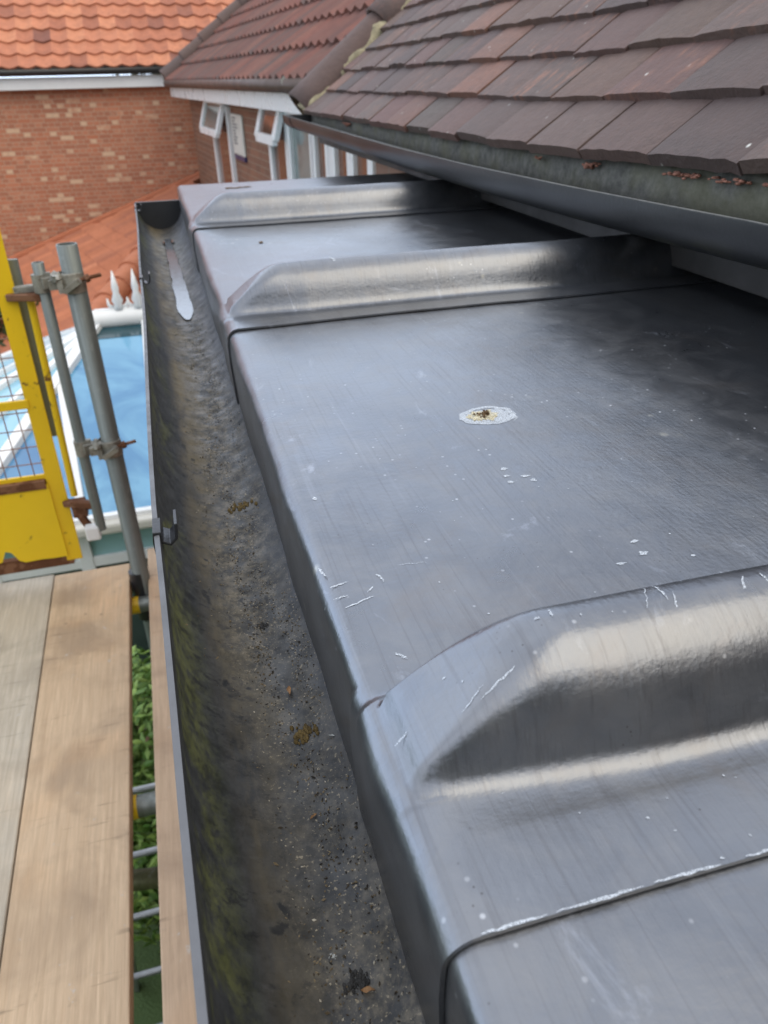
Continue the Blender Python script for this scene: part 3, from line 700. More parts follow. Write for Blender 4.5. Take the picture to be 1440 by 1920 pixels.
# grit
b = MB()
for i in range(14000):
    y = random.uniform(.05, 1.5) if random.random() < .75 else random.uniform(.1, .7); t = random.gauss(.14, .30)
    if abs(t) > .9: continue
    dens = .38 + 1.1 * noise.noise(Vector((t * 6, y * 9, 2)))
    if random.random() > dens: continue
    x = interp(y, LIP) + .0555 + t * .0555
    if x > .050: continue
    s_ = random.uniform(.00016, .00075) * (1.9 if random.random() < .05 else 1); z = guz(x, y); a = random.uniform(0, 6)
    c = (random.random() ** 1.6 + .002, 0, 0)
    e1 = Vector((math.cos(a), math.sin(a), random.uniform(-.3, .3))) * s_ * random.uniform(.8, 1.8); e2 = Vector((-math.sin(a), math.cos(a), random.uniform(-.3, .3))) * s_ * .7; p = Vector((x, y, z + s_ * .4)); up = Vector((0, 0, s_ * .7))
    b.add([p - e1, p + e2, p + e1, p - e2, p + up], [(0, 1, 4), (1, 2, 4), (2, 3, 4), (3, 0, 4)], c)
g = NT('grit'); s = g.n('SeparateColor'); g.t.links.new(g.attr('rnd'), s.inputs[0]); M['grit'] = g.out(g.ramp(s.outputs[0], [(0, (.02, .017, .014)), (.4, (.09, .065, .035)), (.8, (.25, .19, .11)), (1, (.55, .50, .40))]), .9)
tag(b.build('roof_grit', M['grit']), 'dark and tan roof grit scattered along the gutter bottom', None, None, 'stuff')
M['moss'] = plain('dry_moss', (.15, .10, .03), .95, 0, .5, 150); M['leafbrown'] = plain('dead_leaf', (.32, .17, .07), .7, 0, .4, 120); M['black_crumb'] = plain('black_crumb', (.03, .028, .026), .8, 0, .4, 200); M['pale_chip'] = plain('pale_chip', (.45, .46, .44), .7)
def crumb(name, px, py, r, mat, label, cat, kind='lump', seed=1, zz=-.094, grp=None):
    p = onz(px, py, zz)
    for _ in range(4): p = onz(px, py, guz(p.x, p.y) + r * .3)
    b = MB()
    if kind == 'lump':
        random.seed(seed * 13)
        for i in range(60):
            qx, qy = p.x + random.gauss(0, r * .50), p.y + random.gauss(0, r * .42)
            lump(b, (qx, qy, guz(qx, qy) + r * .10 * random.random()), r * random.uniform(.06, .24), seed + i * 1.7, .6, 5)
    else:
        random.seed(int(px * 7 + py)); a = random.uniform(0, 3); d = Vector((math.cos(a), math.sin(a), 0)); q = Vector((-d.y, d.x, 0))
        rows = [[p + d * r * (i / 5 - .5) * 2 + q * wv * math.sin(math.pi * (i + .3) / 5.6) * r * random.uniform(.15, .5) + Vector((0, 0, abs(wv) * r * .35 + .1 * r * math.sin(i))) for wv in (-1, 0, 1)] for i in range(6)]
        b.grid([[tuple(v) for v in rr] for rr in rows])
    o = b.build(name, mat, None, smooth=True); tag(o, label, cat, grp)
crumb('moss_clump', 452, 946, .0085, M['moss'], 'flat tan moss scrap lying farthest up the gutter', 'moss', seed=2, grp='debris lying in the gutter')
crumb('moss_clump', 573, 1371, .0065, M['moss'], 'yellow brown moss clump in the gutter beside the near roll end', 'moss', seed=5, grp='debris lying in the gutter')
crumb('dead_leaf', 543, 1296, .0042, M['leafbrown'], 'curled brown leaf in the gutter above the moss clump', 'leaf', 'leaf', grp='debris lying in the gutter')
crumb('dead_leaf', 621, 1380, .0020, M['pale_chip'], 'small pale husk next to the moss clump close to the lead apron', 'husk', 'leaf', grp='debris lying in the gutter')
crumb('dirt_lump', 670, 1838, .0050, M['black_crumb'], 'round black dirt lump near the bottom of the gutter', 'dirt lump', seed=8, grp='debris lying in the gutter')
crumb('dirt_lump', 490, 1171, .0040, M['black_crumb'], 'small black dirt lump halfway up the gutter', 'dirt lump', seed=11, grp='debris lying in the gutter')
crumb('twig', 690, 1858, .0030, M['leafbrown'], 'short straw bit right of the round black lump', 'twig', 'leaf', grp='debris lying in the gutter')
crumb('stone_chip', 625, 1792, .0014, M['pale_chip'], 'pale grey chip above the round black lump', 'stone', seed=3, grp='debris lying in the gutter')
crumb('dead_leaf', 588, 1532, .0024, M['leafbrown'], 'thin brown flake in the middle of the gutter below the moss clump', 'leaf', 'leaf', grp='debris lying in the gutter')

# ------------------------------------------------------------------ scaffold boards
ZB = -1.05
def board(px0, px1, y0, y1, mat, label, dx=0):
    b = MB()
    (xa, xb), (xc_, xd) = px0, px1
    n = 10; rows = []
    for zt in (0, -.038):
        pass
    vs = [(xa, y0, ZB), (xb, y0, ZB), (xd, y1, ZB), (xc_, y1, ZB)]
    b.add(vs + [(v[0], v[1], ZB - .038) for v in vs], [(0, 1, 2, 3), (7, 6, 5, 4), (0, 4, 5, 1), (1, 5, 6, 2), (2, 6, 7, 3), (3, 7, 4, 0)])
    o = b.build('scaffold_board', mat, None, bevel=.003); return tag(o, label, 'board', 'scaffold boards')
rt = lambda px, py: onz(px, py, ZB).x
board((-.186, .037), (-.211, .012), -.8, 2.13, M['board_pink'], 'pinkish brown board between the open gap and the black gutter')
board((-.4345, -.2330), (-.4825, -.2642), -.8, 2.062, M['board'], 'tan board left of the open gap, with dark scuffs')
board((-.672, -.4372), (-.716, -.4852), -.8, 2.070, M['board_grey'], 'greyish weathered board at the left edge of the photo')
# ------------------------------------------------------------------ scaffold
scf = thing('scaffold', (-.234, 1.95, GZ), 'galvanised tube scaffold with one standard rising past the boards', 'scaffold')
PX, PY = -.236, 1.965
b = MB(); n = 24
def hollow(b, base, top, r, t=.004, n=24):
    vs = []; fs = []
    base = Vector(base); top = Vector(top); d = (top - base).normalized(); a = d.cross(Vector((0, 1, .01))).normalized(); c = d.cross(a)
    for p, rr in ((base, r), (top - d * .001, r), (top, r - .001), (top, r - t), (top - d * .25, r - t)):
        vs += [p + (a * math.cos(2 * math.pi * k / n) + c * math.sin(2 * math.pi * k / n)) * rr for k in range(n)]
    for i in range(4): fs += [(i * n + k, i * n + (k + 1) % n, (i + 1) * n + (k + 1) % n, (i + 1) * n + k) for k in range(n)]
    fs.append(tuple(4 * n + k for k in range(n)))
    b.add(vs, fs)
hollow(b, (PX, PY, GZ), (PX + .010, PY, -.088), .0242)
b.build('standard', M['galv'], scf, smooth=True, angle=50)
HX, HY = -.306, 1.985
b = MB(); hollow(b, (HX - .002, HY, -.872), (HX + .004, HY, -.128), .0140)
hp = b.build('hinge_tube', M['galv'], scf, smooth=True, angle=50)
b = MB(); b.tube([(PX, PY, -1.19), (PX, PY, -1.02)], .0262, 20); b.build('sleeve', M['pvc_black'], scf, smooth=True, angle=50)
def coupler(z):
    b = MB(); cx, cy = PX + .004, PY
    rows = []
    for zz, rr in ((-.024, .0262), (-.022, .0300), (-.008, .0312), (.008, .0312), (.022, .0300), (.024, .0262)):
        rows.append([(cx + rr * math.cos(a), cy + rr * math.sin(a), z + zz) for a in [2 * math.pi * i / 24 for i in range(25)]])
    b.grid(rows)
    b.box((cx - .052, cy - .020, z - .012), (cx - .026, cy + .020, z + .010))
    b.bar((cx - .050, cy - .004, z + .002), (HX + .012, HY, z + .004), .030, .024)
    b.bar((HX + .020, HY - .008, z + .004), (HX + .020, HY - .008, z + .024), .014, .010, (0, 1, 0))
    lump(b, (cx - .030, cy - .018, z + .016), .015, z * 7, .9, 6)
    # front flap with slot
    b.bar((cx - .018, cy - .033, z - .014), (cx + .022, cy - .036, z + .010), .022, .012, (0, 0, 1))
    b.bar((cx - .026, cy - .030, z + .012), (cx - .024, cy - .034, z - .018), .012, .010, (0, 1, 0))
    o = b.build('coupler', M['galv_clean'], scf, bevel=.003, smooth=True, angle=40)
    b = MB(); b.tube([(cx + .020, cy - .024, z + .008), (cx + .070, cy - .018, z + .015)], .0046, 10)
    b.tube([(cx + .032, cy - .024, z + .009), (cx + .043, cy - .022, z + .0115)], .0100, 6)
    b.build('bolt', M['rust'], o, bevel=.001)
    b = MB()
    b.tube([(HX, HY, z - .022), (HX, HY, z + .020)], .0185, 16); b.build('hinge_clamp', M['galv_clean'], o, smooth=True, angle=40)
coupler(-.175); coupler(-.613)
for y, x0, x1, lab in ((1.925, -1.5, .10, 'far'), (1.180, -1.5, .10, 'near')):
    b = MB(); b.tube([(x0, y, ZB - .038 - .027), (x1, y, ZB - .038 - .027)], .0242, 20); b.build('transom', M['galv'], scf, smooth=True, angle=50)
    b = MB(); b.tube([(-.30, y, ZB - .065), (-.246, y, ZB - .065)] if y > 1.5 else [(-.30, y, ZB - .065), (-.249, y + .0, ZB - .065)], .0256, 20); b.build('yellow_band', M['yellow'], scf, smooth=True, angle=50)
b = MB(); b.tube([(-.62, 1.30, ZB - .40), (.05, 1.12, ZB - .30)], .0242, 16); b.build('brace', galv('olive_tube', (.16, .16, .08)), scf, smooth=True)
b = MB(); b.tube([(-1.4, .4, ZB - .12), (-1.4, 2.3, ZB - .12)], .0242, 16); b.build('ledger', M['galv'], scf, smooth=True)
b = MB(); b.tube([(-.7, -.6, GZ + .1), (-.25, 1.9, ZB - .9)], .0242, 16); b.build('brace', M['galv'], scf, smooth=True)

# ------------------------------------------------------------------ yellow gate
YGT = 2.03
gate = thing('safety_gate', (-.40, YGT, -1.0), 'chipped yellow steel loading gate with wire mesh and solid kick panel', 'gate')
def gp(px, py, dy=0): return ony(px, py, YGT + dy)
b = MB()
a = Vector((-.394, YGT, -.05)); c = Vector((-.408, YGT, -.985))
b.bar(a, c, .044, .004, (0, 1, 0)); b.bar(a + Vector((-.020, .02, 0)), c + Vector((-.020, .02, 0)), .004, .04, (0, 1, 0)); b.build('post', M['yellow'], gate, bevel=.0015)
b = MB(); b.bar((-.368, YGT + .03, -.13), (-.380, YGT + .03, -.60), .024, .012, (0, 1, 0)); b.build('back_rail', M['galv'], gate, bevel=.001)
# kick panel with torn lower edge
pts_top = [(-1.3, -.745), (-.43, -.727)]
b = MB(); rows = []
for i in range(61):
    x = lerp(-1.3, -.423, i / 60)
    tear = max(0, .050 * math.exp(-((x + .578) / .018) ** 2)) + .012 * max(0, math.sin(x * 47)) * random.uniform(.3, 1) * (1 if x < -.6 else .3)
    rows.append([(x, YGT - .004, lerp(-.745, -.727, i / 60)), (x, YGT - .003, -.85), (x, YGT - .004, -.966 + tear)])
b.grid(rows); pn = b.build('kick_panel', M['yellow_panel'], gate, solid=.003)
b = MB(); b.box((-1.3, YGT - .001, -1.000), (-.412, YGT + .020, -.958)); b.build('bottom_rail', M['rust'], gate, bevel=.002)
b = MB(); b.box((-1.3, YGT - .012, -.738), (-.428, YGT + .016, -.712)); b.build('panel_top_rail', M['rust'], gate, bevel=.002)
b = MB(); b.box((-1.3, YGT + .003, -.716), (-.420, YGT + .012, -.700)); b.build('rail', M['yellow'], gate, bevel=.001)
b = MB(); b.box((-1.3, YGT - .006, -.502), (-.414, YGT + .006, -.478)); b.build('rail', M['yellow'], gate, bevel=.002)
b = MB(); 
for i in range(24):
    x = -.452 - i * .036; b.tube([(x, YGT + .004, -.70), (x + .003, YGT + .004, -.05)], .0016, 6)
for z in [-.665 + i * .05 for i in range(13)]: b.tube([(-1.3, YGT + .006, z), (-.42, YGT + .006, z)], .0016, 6)
b.build('wire_mesh', M['wire'], gate)
b = MB(); b.tube([(-.346, YGT, -.222), (-.364, YGT, -.775)], .0095, 12); b.build('spring_rod', M['yellow'], gate, smooth=True, angle=50)
for z, ln in ((-.213, 0), (-.795, 1)):
    b = MB()
    b.bar((-.394, YGT, z), (HX - .002, HY, z + .004), .024, .018)
    if ln: b.box((-.378, YGT - .02, z - .045), (-.338, YGT + .012, z + .006)); b.bar((-.36, YGT - .012, z - .04), (-.345, YGT - .012, z - .08), .02, .02, (0, 1, 0)); b.bar((-.345, YGT, z - .022), (-.318, YGT, z - .022), .02, .014)
    b.build('hinge', M['rust'], gate, bevel=.003)
b = MB(); b.bar((-.375, YGT - .008, -.196), (-.315, YGT - .016, -.192), .020, .018); b.build('hinge_clip', M['galv_clean'], gate, bevel=.003)
b = MB(); b.box((-.352, 1.97, -.90), (-.312, 2.0, -.855)); b.build('hinge_foot', M['upvc'], gate, bevel=.006)

# ------------------------------------------------------------------ conservatory
cons = thing('conservatory', (0, 6, GZ), 'white framed conservatory with blue glazed hipped roof and spiked ridge', 'conservatory')
RZ, EZ = -1.42, -2.1
RL = Vector((-.61, 6.25, RZ)); RRt = Vector((.9, 6.25, RZ))
EV = [Vector(p) for p in ((.9, 4.3, EZ), (-1.53, 4.3, EZ), (-2.25, 5.5, EZ), (-2.25, 7.2, EZ), (-1.53, 8.2, EZ), (.9, 8.2, EZ))]
def poly(b, pts, th=.02):
    n = (pts[1] - pts[0]).cross(pts[2] - pts[0]).normalized(); n = n if n.z > 0 else -n
    k = len(pts); b.add([p for p in pts] + [p - n * th for p in pts], [tuple(range(k)), tuple(range(2 * k - 1, k - 1, -1))] + [(i, (i + 1) % k, k + (i + 1) % k, k + i) for i in range(k)])
FXS = [.62, -.295, -.80, -1.55]
def fr(x, t): return Vector((x, lerp(4.3, 6.25, t), lerp(EZ, RZ, t)))
hipt = lambda x: (x + 1.53) / (-.61 + 1.53)
panes = [([fr(.9, 0), fr(.9, 1), fr(.62, 1), fr(.62, 0)], 'roofglass'), ([fr(.62, 0), fr(.62, 1), fr(-.30, 1), fr(-.30, 0)], 'roofglass'),
         ([fr(-.30, 0), fr(-.30, 1), RL, fr(-.90, hipt(-.90)), fr(-.76, 0)], 'roofglass'), ([fr(-.76, 0), fr(-.90, hipt(-.90)), EV[1]], 'roofglass2'),
         ([RL, EV[1], EV[1].lerp(EV[2], .5)], 'roofglass3'), ([RL, EV[1].lerp(EV[2], .5), EV[2]], 'roofglass3'), ([RL, EV[2], EV[3]], 'roofglass3'), ([RL, EV[3], EV[4]], 'roofglass3'), ([RL, EV[4], EV[5], RRt], 'roofglass3')]
for pts, mt in panes:
    b = MB(); poly(b, pts); b.build('roof_pane', M[mt], cons)
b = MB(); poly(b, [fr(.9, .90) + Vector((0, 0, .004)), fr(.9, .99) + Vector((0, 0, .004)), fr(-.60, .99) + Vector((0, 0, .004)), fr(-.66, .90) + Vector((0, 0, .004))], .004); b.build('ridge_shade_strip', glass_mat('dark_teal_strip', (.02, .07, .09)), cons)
def rafter(a, c, wd=.07, ht=.05):
    b = MB(); a = Vector(a) + Vector((0, 0, .012)); c = Vector(c) + Vector((0, 0, .012)); b.bar(a, c, wd, ht); b.build('rafter', M['upvc'], cons, bevel=.006)
rafter(RL, EV[1], .085, .06); rafter(RL, EV[1].lerp(EV[2], .5), .055); rafter(RL, EV[2], .075); rafter(RL, EV[3], .075); rafter(RL, EV[2].lerp(EV[3], .5), .055); rafter(RL, EV[4], .085)
rafter(fr(-.90, hipt(-.90)), fr(-.76, 0), .055); rafter(fr(-.262, 1), fr(-.300, 0), .05); rafter(fr(.62, 1), fr(.62, 0), .05);
b = MB(); b.tube([RL + Vector((-.06, 0, .0)), RL + Vector((-.02, 0, .03)), RL + Vector((.02, 0, .035)), RRt + Vector((0, 0, .035))], [.05, .085, .075, .07], 14); rg = b.build('ridge', M['upvc'], cons, smooth=True, angle=50)
b = MB(); b.bar(RL + Vector((-.02, 0, .085)), RRt + Vector((0, 0, .085)), .05, .06); b.build('ridge_crest', M['upvc'], rg, bevel=.01)
for x in (-.44, -.29, .1):
    b = MB(); q = Vector((x, 6.25, RZ + .10)); b.tube([q, q + Vector((0, 0, .04)), q + Vector((0, 0, .07)), q + Vector((0, 0, .13)), q + Vector((0, 0, .17)), q + Vector((0, 0, .30))], [.045, .03, .045, .022, .028, .004], 12)
    for sgn in (-1, 1): b.tube([q + Vector((sgn * .02, 0, .0)), q + Vector((sgn * .07, 0, .04)), q + Vector((sgn * .075, 0, .09))], [.02, .014, .006], 8)
    b.build('finial', M['upvc'], rg, smooth=True)
b = MB()
ring = [EV[0], EV[1], EV[2], EV[3], EV[4], EV[5]]
for a, c in zip(ring, ring[1:]):
    d = (c - a).normalized(); nn = Vector((d.y, -d.x, 0)) * -1
    off = nn if (Vector((-.6, 6.2, EZ)) - a).dot(nn) < 0 else -nn
    b.bar(a + off * .035 + Vector((0, 0, -.035)) - d * .03, c + off * .035 + Vector((0, 0, -.035)) + d * .03, .11, .075)
b.build('eaves_gutter', M['boxwhite'], cons, bevel=.02)
b = MB()
for a, c in zip(ring, ring[1:]): b.bar(a + Vector((0, .0, .014)), c + Vector((0, 0, .014)), .05, .03)
b.build('eaves_trim', M['upvc'], cons, bevel=.004)
# side frames
cen = Vector((-.6, 6.2, 0))
for a, c in zip(ring, ring[1:]):
    a = a.lerp(cen, .03); c = c.lerp(cen, .03); a.z = c.z = 0; ln = (c - a).length; n = max(2, round(ln / .62)); d = (c - a) / n
    if a.x > 0 and c.x < -1 and a.y < 5: n = 4; a.x = .86; c.x = -1.36; d = (c - a) / n
    for i in range(n):
        p, q = a + d * i, a + d * (i + 1)
        for z0, z1 in ((-3.55, -2.66), (-2.60, -2.44), (-2.40, -2.18)):
            b = MB(); b.bar(p.lerp(q, .06) + Vector((0, 0, (z0 + z1) / 2)), p.lerp(q, .94) + Vector((0, 0, (z0 + z1) / 2)), .012, z1 - z0)
            b.build('window_pane', M['tealglass'] if z0 > -2.45 else M['dimglass'], cons)
    b = MB()
    for i in range(n + 1): p = a + d * i; b.bar(p + Vector((0, 0, -3.6)), p + Vector((0, 0, -2.14)), .085, .07, (0, 1, 0))
    for z in (-2.42, -2.63, -3.57, -2.16): b.bar(a + Vector((0, 0, z)), c + Vector((0, 0, z)), .06, .07)
    b.build('window_frame', M['upvc'], cons, bevel=.006)
    b = MB(); b.bar(a + Vector((0, 0, (GZ - 3.6) / 2)), c + Vector((0, 0, (GZ - 3.6) / 2)), .12, -3.6 - GZ); b.build('dwarf_wall', M['brickD'], cons)

# ------------------------------------------------------------------ neighbour house with orange roof
def ribbed(name, o, u, v, nu, nv, pu, pv, amp, mat, parent, prof='pan', poly2=None, sub=6, step=.03, sh=0):
    """roof of nu x nv tiles: u along the eaves, v up the slope; each tile gets its own tone"""
    u = Vector(u).normalized(); v = Vector(v).normalized(); nrm = u.cross(v).normalized(); nrm = nrm if nrm.z > 0 else -nrm; o = Vector(o)
    b = MB()
    for j in range(nv):
        for i in range(nu):
            if poly2 and not poly2((i + .5) * pu, (j + .5) * pv): continue
            rn = (min(1, max(0, random.gauss(.38, .22) + .35 * noise.noise(Vector((i * .35, j * .35, 2))))), random.random(), .5)
            rows = []
            for (f, hgt) in ((0, step - .03), (0, step), (1.04, 0)):
                row = []
                for k in range(sub + 1):
                    t = k / sub
                    if prof == 'pan': h = amp * (.55 * math.cos(2 * math.pi * t) + .45 * (1 if t < .001 or t > .999 else 0) * .3)
                    else: h = amp * max(0, math.cos(2 * math.pi * (t * 2)) ) 
                    dv = -.018 * (math.sin(math.pi * t) if prof == 'pan' else 0)
                    row.append(o + u * ((i + t) * pu + sh * (j % 2)) + v * ((j + f) * pv + dv) + nrm * (hgt + h))
                rows.append(row)
            b.grid(rows, rn)
    return b.build(name, mat, parent, smooth=True, angle=50)
YA = 15.0
na = thing('brick_house', (-3, 17, GZ), 'house at upper left with bright orange pantiles over a pale flecked orange brick wall', 'house')
b = MB(); b.box((-9, YA, GZ), (2.2, YA + 6, .20)); b.build('wall', M['brickA'], na)
p36 = math.radians(37)
ribbed('roof', (-7, YA - .30, .44), (1, 0, 0), (0, math.cos(p36), math.sin(p36)), 42, 16, .26, .30, .024, M['tile_orange'], na, sub=6)
b = MB(); b.box((-9, YA - .20, .14), (2.0, YA - .16, .315)); b.box((-9, YA - .16, .14), (2.0, YA, .16)); b.build('fascia', M['upvc'], na, bevel=.004)
b = MB(); b.tube([(-9, YA - .27, .385), (2.0, YA - .27, .385)], .06, 12); b.build('gutter', M['pvc_black'], na, smooth=True)
b = MB(); b.add([(-9, YA + .05, .33), (2.2, YA + .05, .33), (2.2, YA + 6, 4.6), (-9, YA + 6, 4.6)], [(0, 1, 2, 3)]); b.build('roof_underlay', M['fascia_dark'], na, solid=.02)
# lean-to roof against the wall
yj = YA - .02
P0 = ony(22, 489, yj); P1 = ony(375, 328, yj)
dl = Vector((-.264, .9645, 0)).normalized(); up = (P1 - P0); nl = up.cross(dl).normalized(); nl = nl if nl.z > 0 else -nl
vdir = nl.cross(dl).normalized(); vdir = vdir if vdir.z > 0 else -vdir         # up the slope, square to the courses
def onL(px, py): return onpl(px, py, P0, nl)
H0, H1 = onL(150, 640), onL(300, 440)                                                   # hip line
org = P0 + dl * 2 - vdir * 4
A2 = lambda p: ((p - org).dot(-dl) , (p - org).dot(vdir))
def side(p, a, c): return (c[0] - a[0]) * (p[1] - a[1]) - (c[1] - a[1]) * (p[0] - a[0])
# u runs along -dl (towards the viewer); v up the slope
Pa, Pb, Ha, Hb = A2(P0), A2(P1), A2(H0), A2(H1)
def inside(cu, cv):
    p = (cu, cv); mid = A2(onL(150, 510))
    return side(p, Pa, Pb) * side(mid, Pa, Pb) > 0 and side(p, Ha, Hb) * side(mid, Ha, Hb) > 0
ribbed('lean_to_roof', org, -dl, vdir, 54, 30, .20, .33, .075, M['tile_lean'], na, 'pan', inside, 4, .018)
lean = bpy.data.objects['lean_to_roof']
b = MB(); b.bar(P0 + Vector((-.3, -.12, .03 - .1)), P1 + Vector((.6, -.12, .03 + .2)), .20, .10); b.build('verge_tile', tile_mat('lean_to_caps', [(.50, .17, .085), (.56, .21, .10), (.45, .15, .08)], None, .8, 0, 9), lean, bevel=.03)
hd = (H1 - H0)
capm = tile_mat('hip_caps', [(.52, .19, .10), (.58, .23, .12), (.46, .16, .09)], None, .8, 0, 9)
for i in range(9):
    a = H0 - hd * .15 + hd * (i * .145); c = a + hd * .15; rn = (random.random(), 0, 0)
    b = MB(); b.tube([a + Vector((0, 0, .02)), c + Vector((0, 0, .0))], [.17, .155], 14, col=(rn[0] + .01, 0, 0)); b.build('hip_tile', capm, lean, smooth=True, angle=50)
# far face beyond the hip falls towards us
q = [H0 - hd * .2, H0 + hd * 1.2, H0 + hd * 1.2 + Vector((1.2, -1.6, -.9)), H0 - hd * .2 + Vector((1.2, -1.6, -.9))]
b = MB(); b.add(q, [(0, 1, 2, 3)]); b.build('hip_face', M['tile_lean'], lean, solid=.03)
b = MB(); 
ql = onL(150, 640); b.box((ql.x - 1.5, ql.y + .6, GZ), (2.0, yj, -2.75)); b.build('lean_to_wall', M['brickD'], na)

# ------------------------------------------------------------------ middle house
nb = thing('brick_house', (2, 10, GZ), 'middle house with dark red pantiles, brown brick and white windows standing open', 'house')
EF = ony(322, 166, 14.3); EN = ony(551, 187, 6.45); EN.z = EF.z = (EF.z + EN.z) / 2
du = (EN - EF).normalized(); nrmB = Vector((du.y, -du.x, 0)); nrmB = nrmB if nrmB.x < 0 else -nrmB     # faces left
WF = EF - nrmB * .17; WN = EN - nrmB * .17 + du * 3.2
WF = ony(357, 200, 14.0); WF.z = 0
def onB(px, py): return onpl(px, py, WF, nrmB)
wb0 = WF.copy(); wb1 = wb0 + du * 10.4
b = MB(); bb = -nrmB * 4
b.add([(p.x, p.y, z) for z in (GZ, EF.z - .02) for p in (wb0, wb1, wb1 + bb, wb0 + bb)], [(0, 1, 2, 3), (4, 5, 6, 7), (0, 1, 5, 4), (1, 2, 6, 5), (2, 3, 7, 6), (3, 0, 4, 7)]); b.build('wall', M['brickB'], nb)
pB = math.radians(36); vB = -nrmB * math.cos(pB) + Vector((0, 0, math.sin(pB)))
eo = Vector((EF.x, EF.y, EF.z + .12)) + nrmB * .06
rb = ribbed('roof', eo, du, vB, 52, 14, .215, .36, .024, M['tile_red'], nb, sub=6, step=.035)
b = MB(); q0 = eo + vB * .1 - du * .02 - Vector((0, 0, .10)); b.add([q0, q0 + du * 11.4, q0 + du * 11.4 + vB * 5, q0 + vB * 5], [(0, 1, 2, 3)]); b.build('roof_underlay', M['fascia_dark'], rb, solid=.05)
# verge
for c in range(12):
    b = MB(); a = eo - du * .10 + vB * (c * .42 - .02) + Vector((0, 0, .05)); b.tube([a, a + vB * .45 - Vector((0, 0, .02))], [.13, .115], 12, col=(random.random() + .01, 0, 0)); b.build('verge_tile', M['verge'], rb, smooth=True, angle=50)
b = MB(); a = eo - du * .20 + Vector((0, 0, -.02)); b.bar(a, a + vB * 5, .10, .14); b.build('mortar_verge', M['mortar_grey'], rb, bevel=.02)
b = MB(); b.bar(EF + Vector((0, 0, -.02)) - du * .1, EN + du * 3 + Vector((0, 0, -.02)), .03, .17); b.bar(EF + Vector((0, 0, -.10)) - nrmB * .09, EN + du * 3 + Vector((0, 0, -.10)) - nrmB * .09, .18, .012); b.build('fascia', M['upvc'], nb, bevel=.004)
b = MB(); b.tube([EF + nrmB * .06 + Vector((0, 0, .085)) - du * .1, EN + nrmB * .06 + Vector((0, 0, .085)) + du * 3], .052, 12); b.build('gutter', plain('brown_gutter', (.10, .06, .045), .5), nb, smooth=True)
# vent pipe at the roof edge
# windows built on the wall plane
def wpt(px, py, off=0): return onB(px, py) + nrmB * off
def frame(b, tl, tr, br, bl, wd=.06, dp=.05):
    for a, c in ((tl, tr), (tr, br), (br, bl), (bl, tl)): b.bar(a, c, dp, wd, (0, 0, 1)) if abs((c - a).z) < .5 * (c - a).length else b.bar(a, c, wd, dp, nrmB)
def window(px0, px1, ytop, ybot_z, glass, label=None, mull=(), transom=None):
    """px0/px1 = left and right on the wall, at height row ytop; ybot_z = bottom z"""
    a = onB(px0, ytop); c = onB(px1, ytop); zt = max(a.z, c.z); a = Vector((a.x, a.y, zt)); c = Vector((c.x, c.y, zt))
    o = nrmB * .02; tl, tr = a + o, c + o; bl = Vector((a.x, a.y, ybot_z)) + o; br = Vector((c.x, c.y, ybot_z)) + o
    b = MB(); frame(b, tl, tr, br, bl, .11, .06)
    for m in mull: p, q = tl.lerp(tr, m), bl.lerp(br, m); b.bar(p, q, .11, .06, nrmB)
    if transom is not None: b.bar(Vector((tl.x, tl.y, transom)), Vector((tr.x, tr.y, transom)), .06, .07)
    o_ = b.build('window', M['upvc'], nb, bevel=.006)
    b = MB(); g_o = nrmB * .012; b.add([tl - o + g_o, tr - o + g_o, br - o + g_o, bl - o + g_o], [(0, 1, 2, 3)]); b.build('pane', M[glass], o_, solid=.006, offset=0)
    return o_
def hung(px0, px1, ytop, drop, out, glass):
    """top hung casement standing open"""
    a = onB(px0, ytop); c = onB(px1, ytop); zt = (a.z + c.z) / 2; tl = Vector((a.x, a.y, zt)) + nrmB * .05; tr = Vector((c.x, c.y, zt)) + nrmB * .05
    dn = Vector((0, 0, -drop)) + nrmB * out; bl, br = tl + dn, tr + dn
    b = MB()
    for p, q in ((tl, tr), (bl, br)): b.bar(p, q, .05, .085)
    for p, q in ((tl, bl), (tr, br)): b.bar(p, q, .13, .05, nrmB)
    o_ = b.build('open_casement', M['upvc'], nb, bevel=.006)
    b = MB(); b.add([tl, tr, br, bl], [(0, 1, 2, 3)]); b.build('pane', M[glass], o_, solid=.006, offset=0)
window(400, 429, 200, -2.4, 'warmglass'); hung(394, 426, 187, .36, .12, 'greyglass')
window(508, 541, 200, -2.4, 'warmglass'); hung(504, 538, 196, .28, .09, 'warmglass')
window(546, 590, 214, -2.4, 'greyglass'); window(594, 626, 228, -2.4, 'warmglass', mull=(.85,)); window(632, 664, 245, -2.4, 'warmglass'); window(668, 705, 262, -2.4, 'warmglass')
# alarm casing with small print
a = onB(436, 240); b = MB(); hh = .44
t = onB(436, 214); u_ = onB(455, 214); t.z = u_.z = (t.z + u_.z) / 2
b.add([p + nrmB * o_ + Vector((0, 0, dz)) for dz in (0, -hh) for (p, o_) in ((t, 0), (u_, 0), (u_, .03), (t, .03))], [(0, 1, 2, 3), (7, 6, 5, 4), (0, 4, 5, 1), (1, 5, 6, 2), (2, 6, 7, 3), (3, 7, 4, 0)])
bx = b.build('alarm_box', M['boxwhite'], nb, bevel=.015)
b = MB(); b.add([p + nrmB * o_ + Vector((0, 0, dz)) for dz in (-hh, -hh - .05) for (p, o_) in ((t, 0), (u_, 0), (u_, .028), (t, .028))], [(0, 1, 2, 3), (7, 6, 5, 4), (0, 4, 5, 1), (1, 5, 6, 2), (2, 6, 7, 3), (3, 7, 4, 0)]); b.build('lens', plain('navy_lens', (.02, .03, .12), .3), bx)
b = MB()
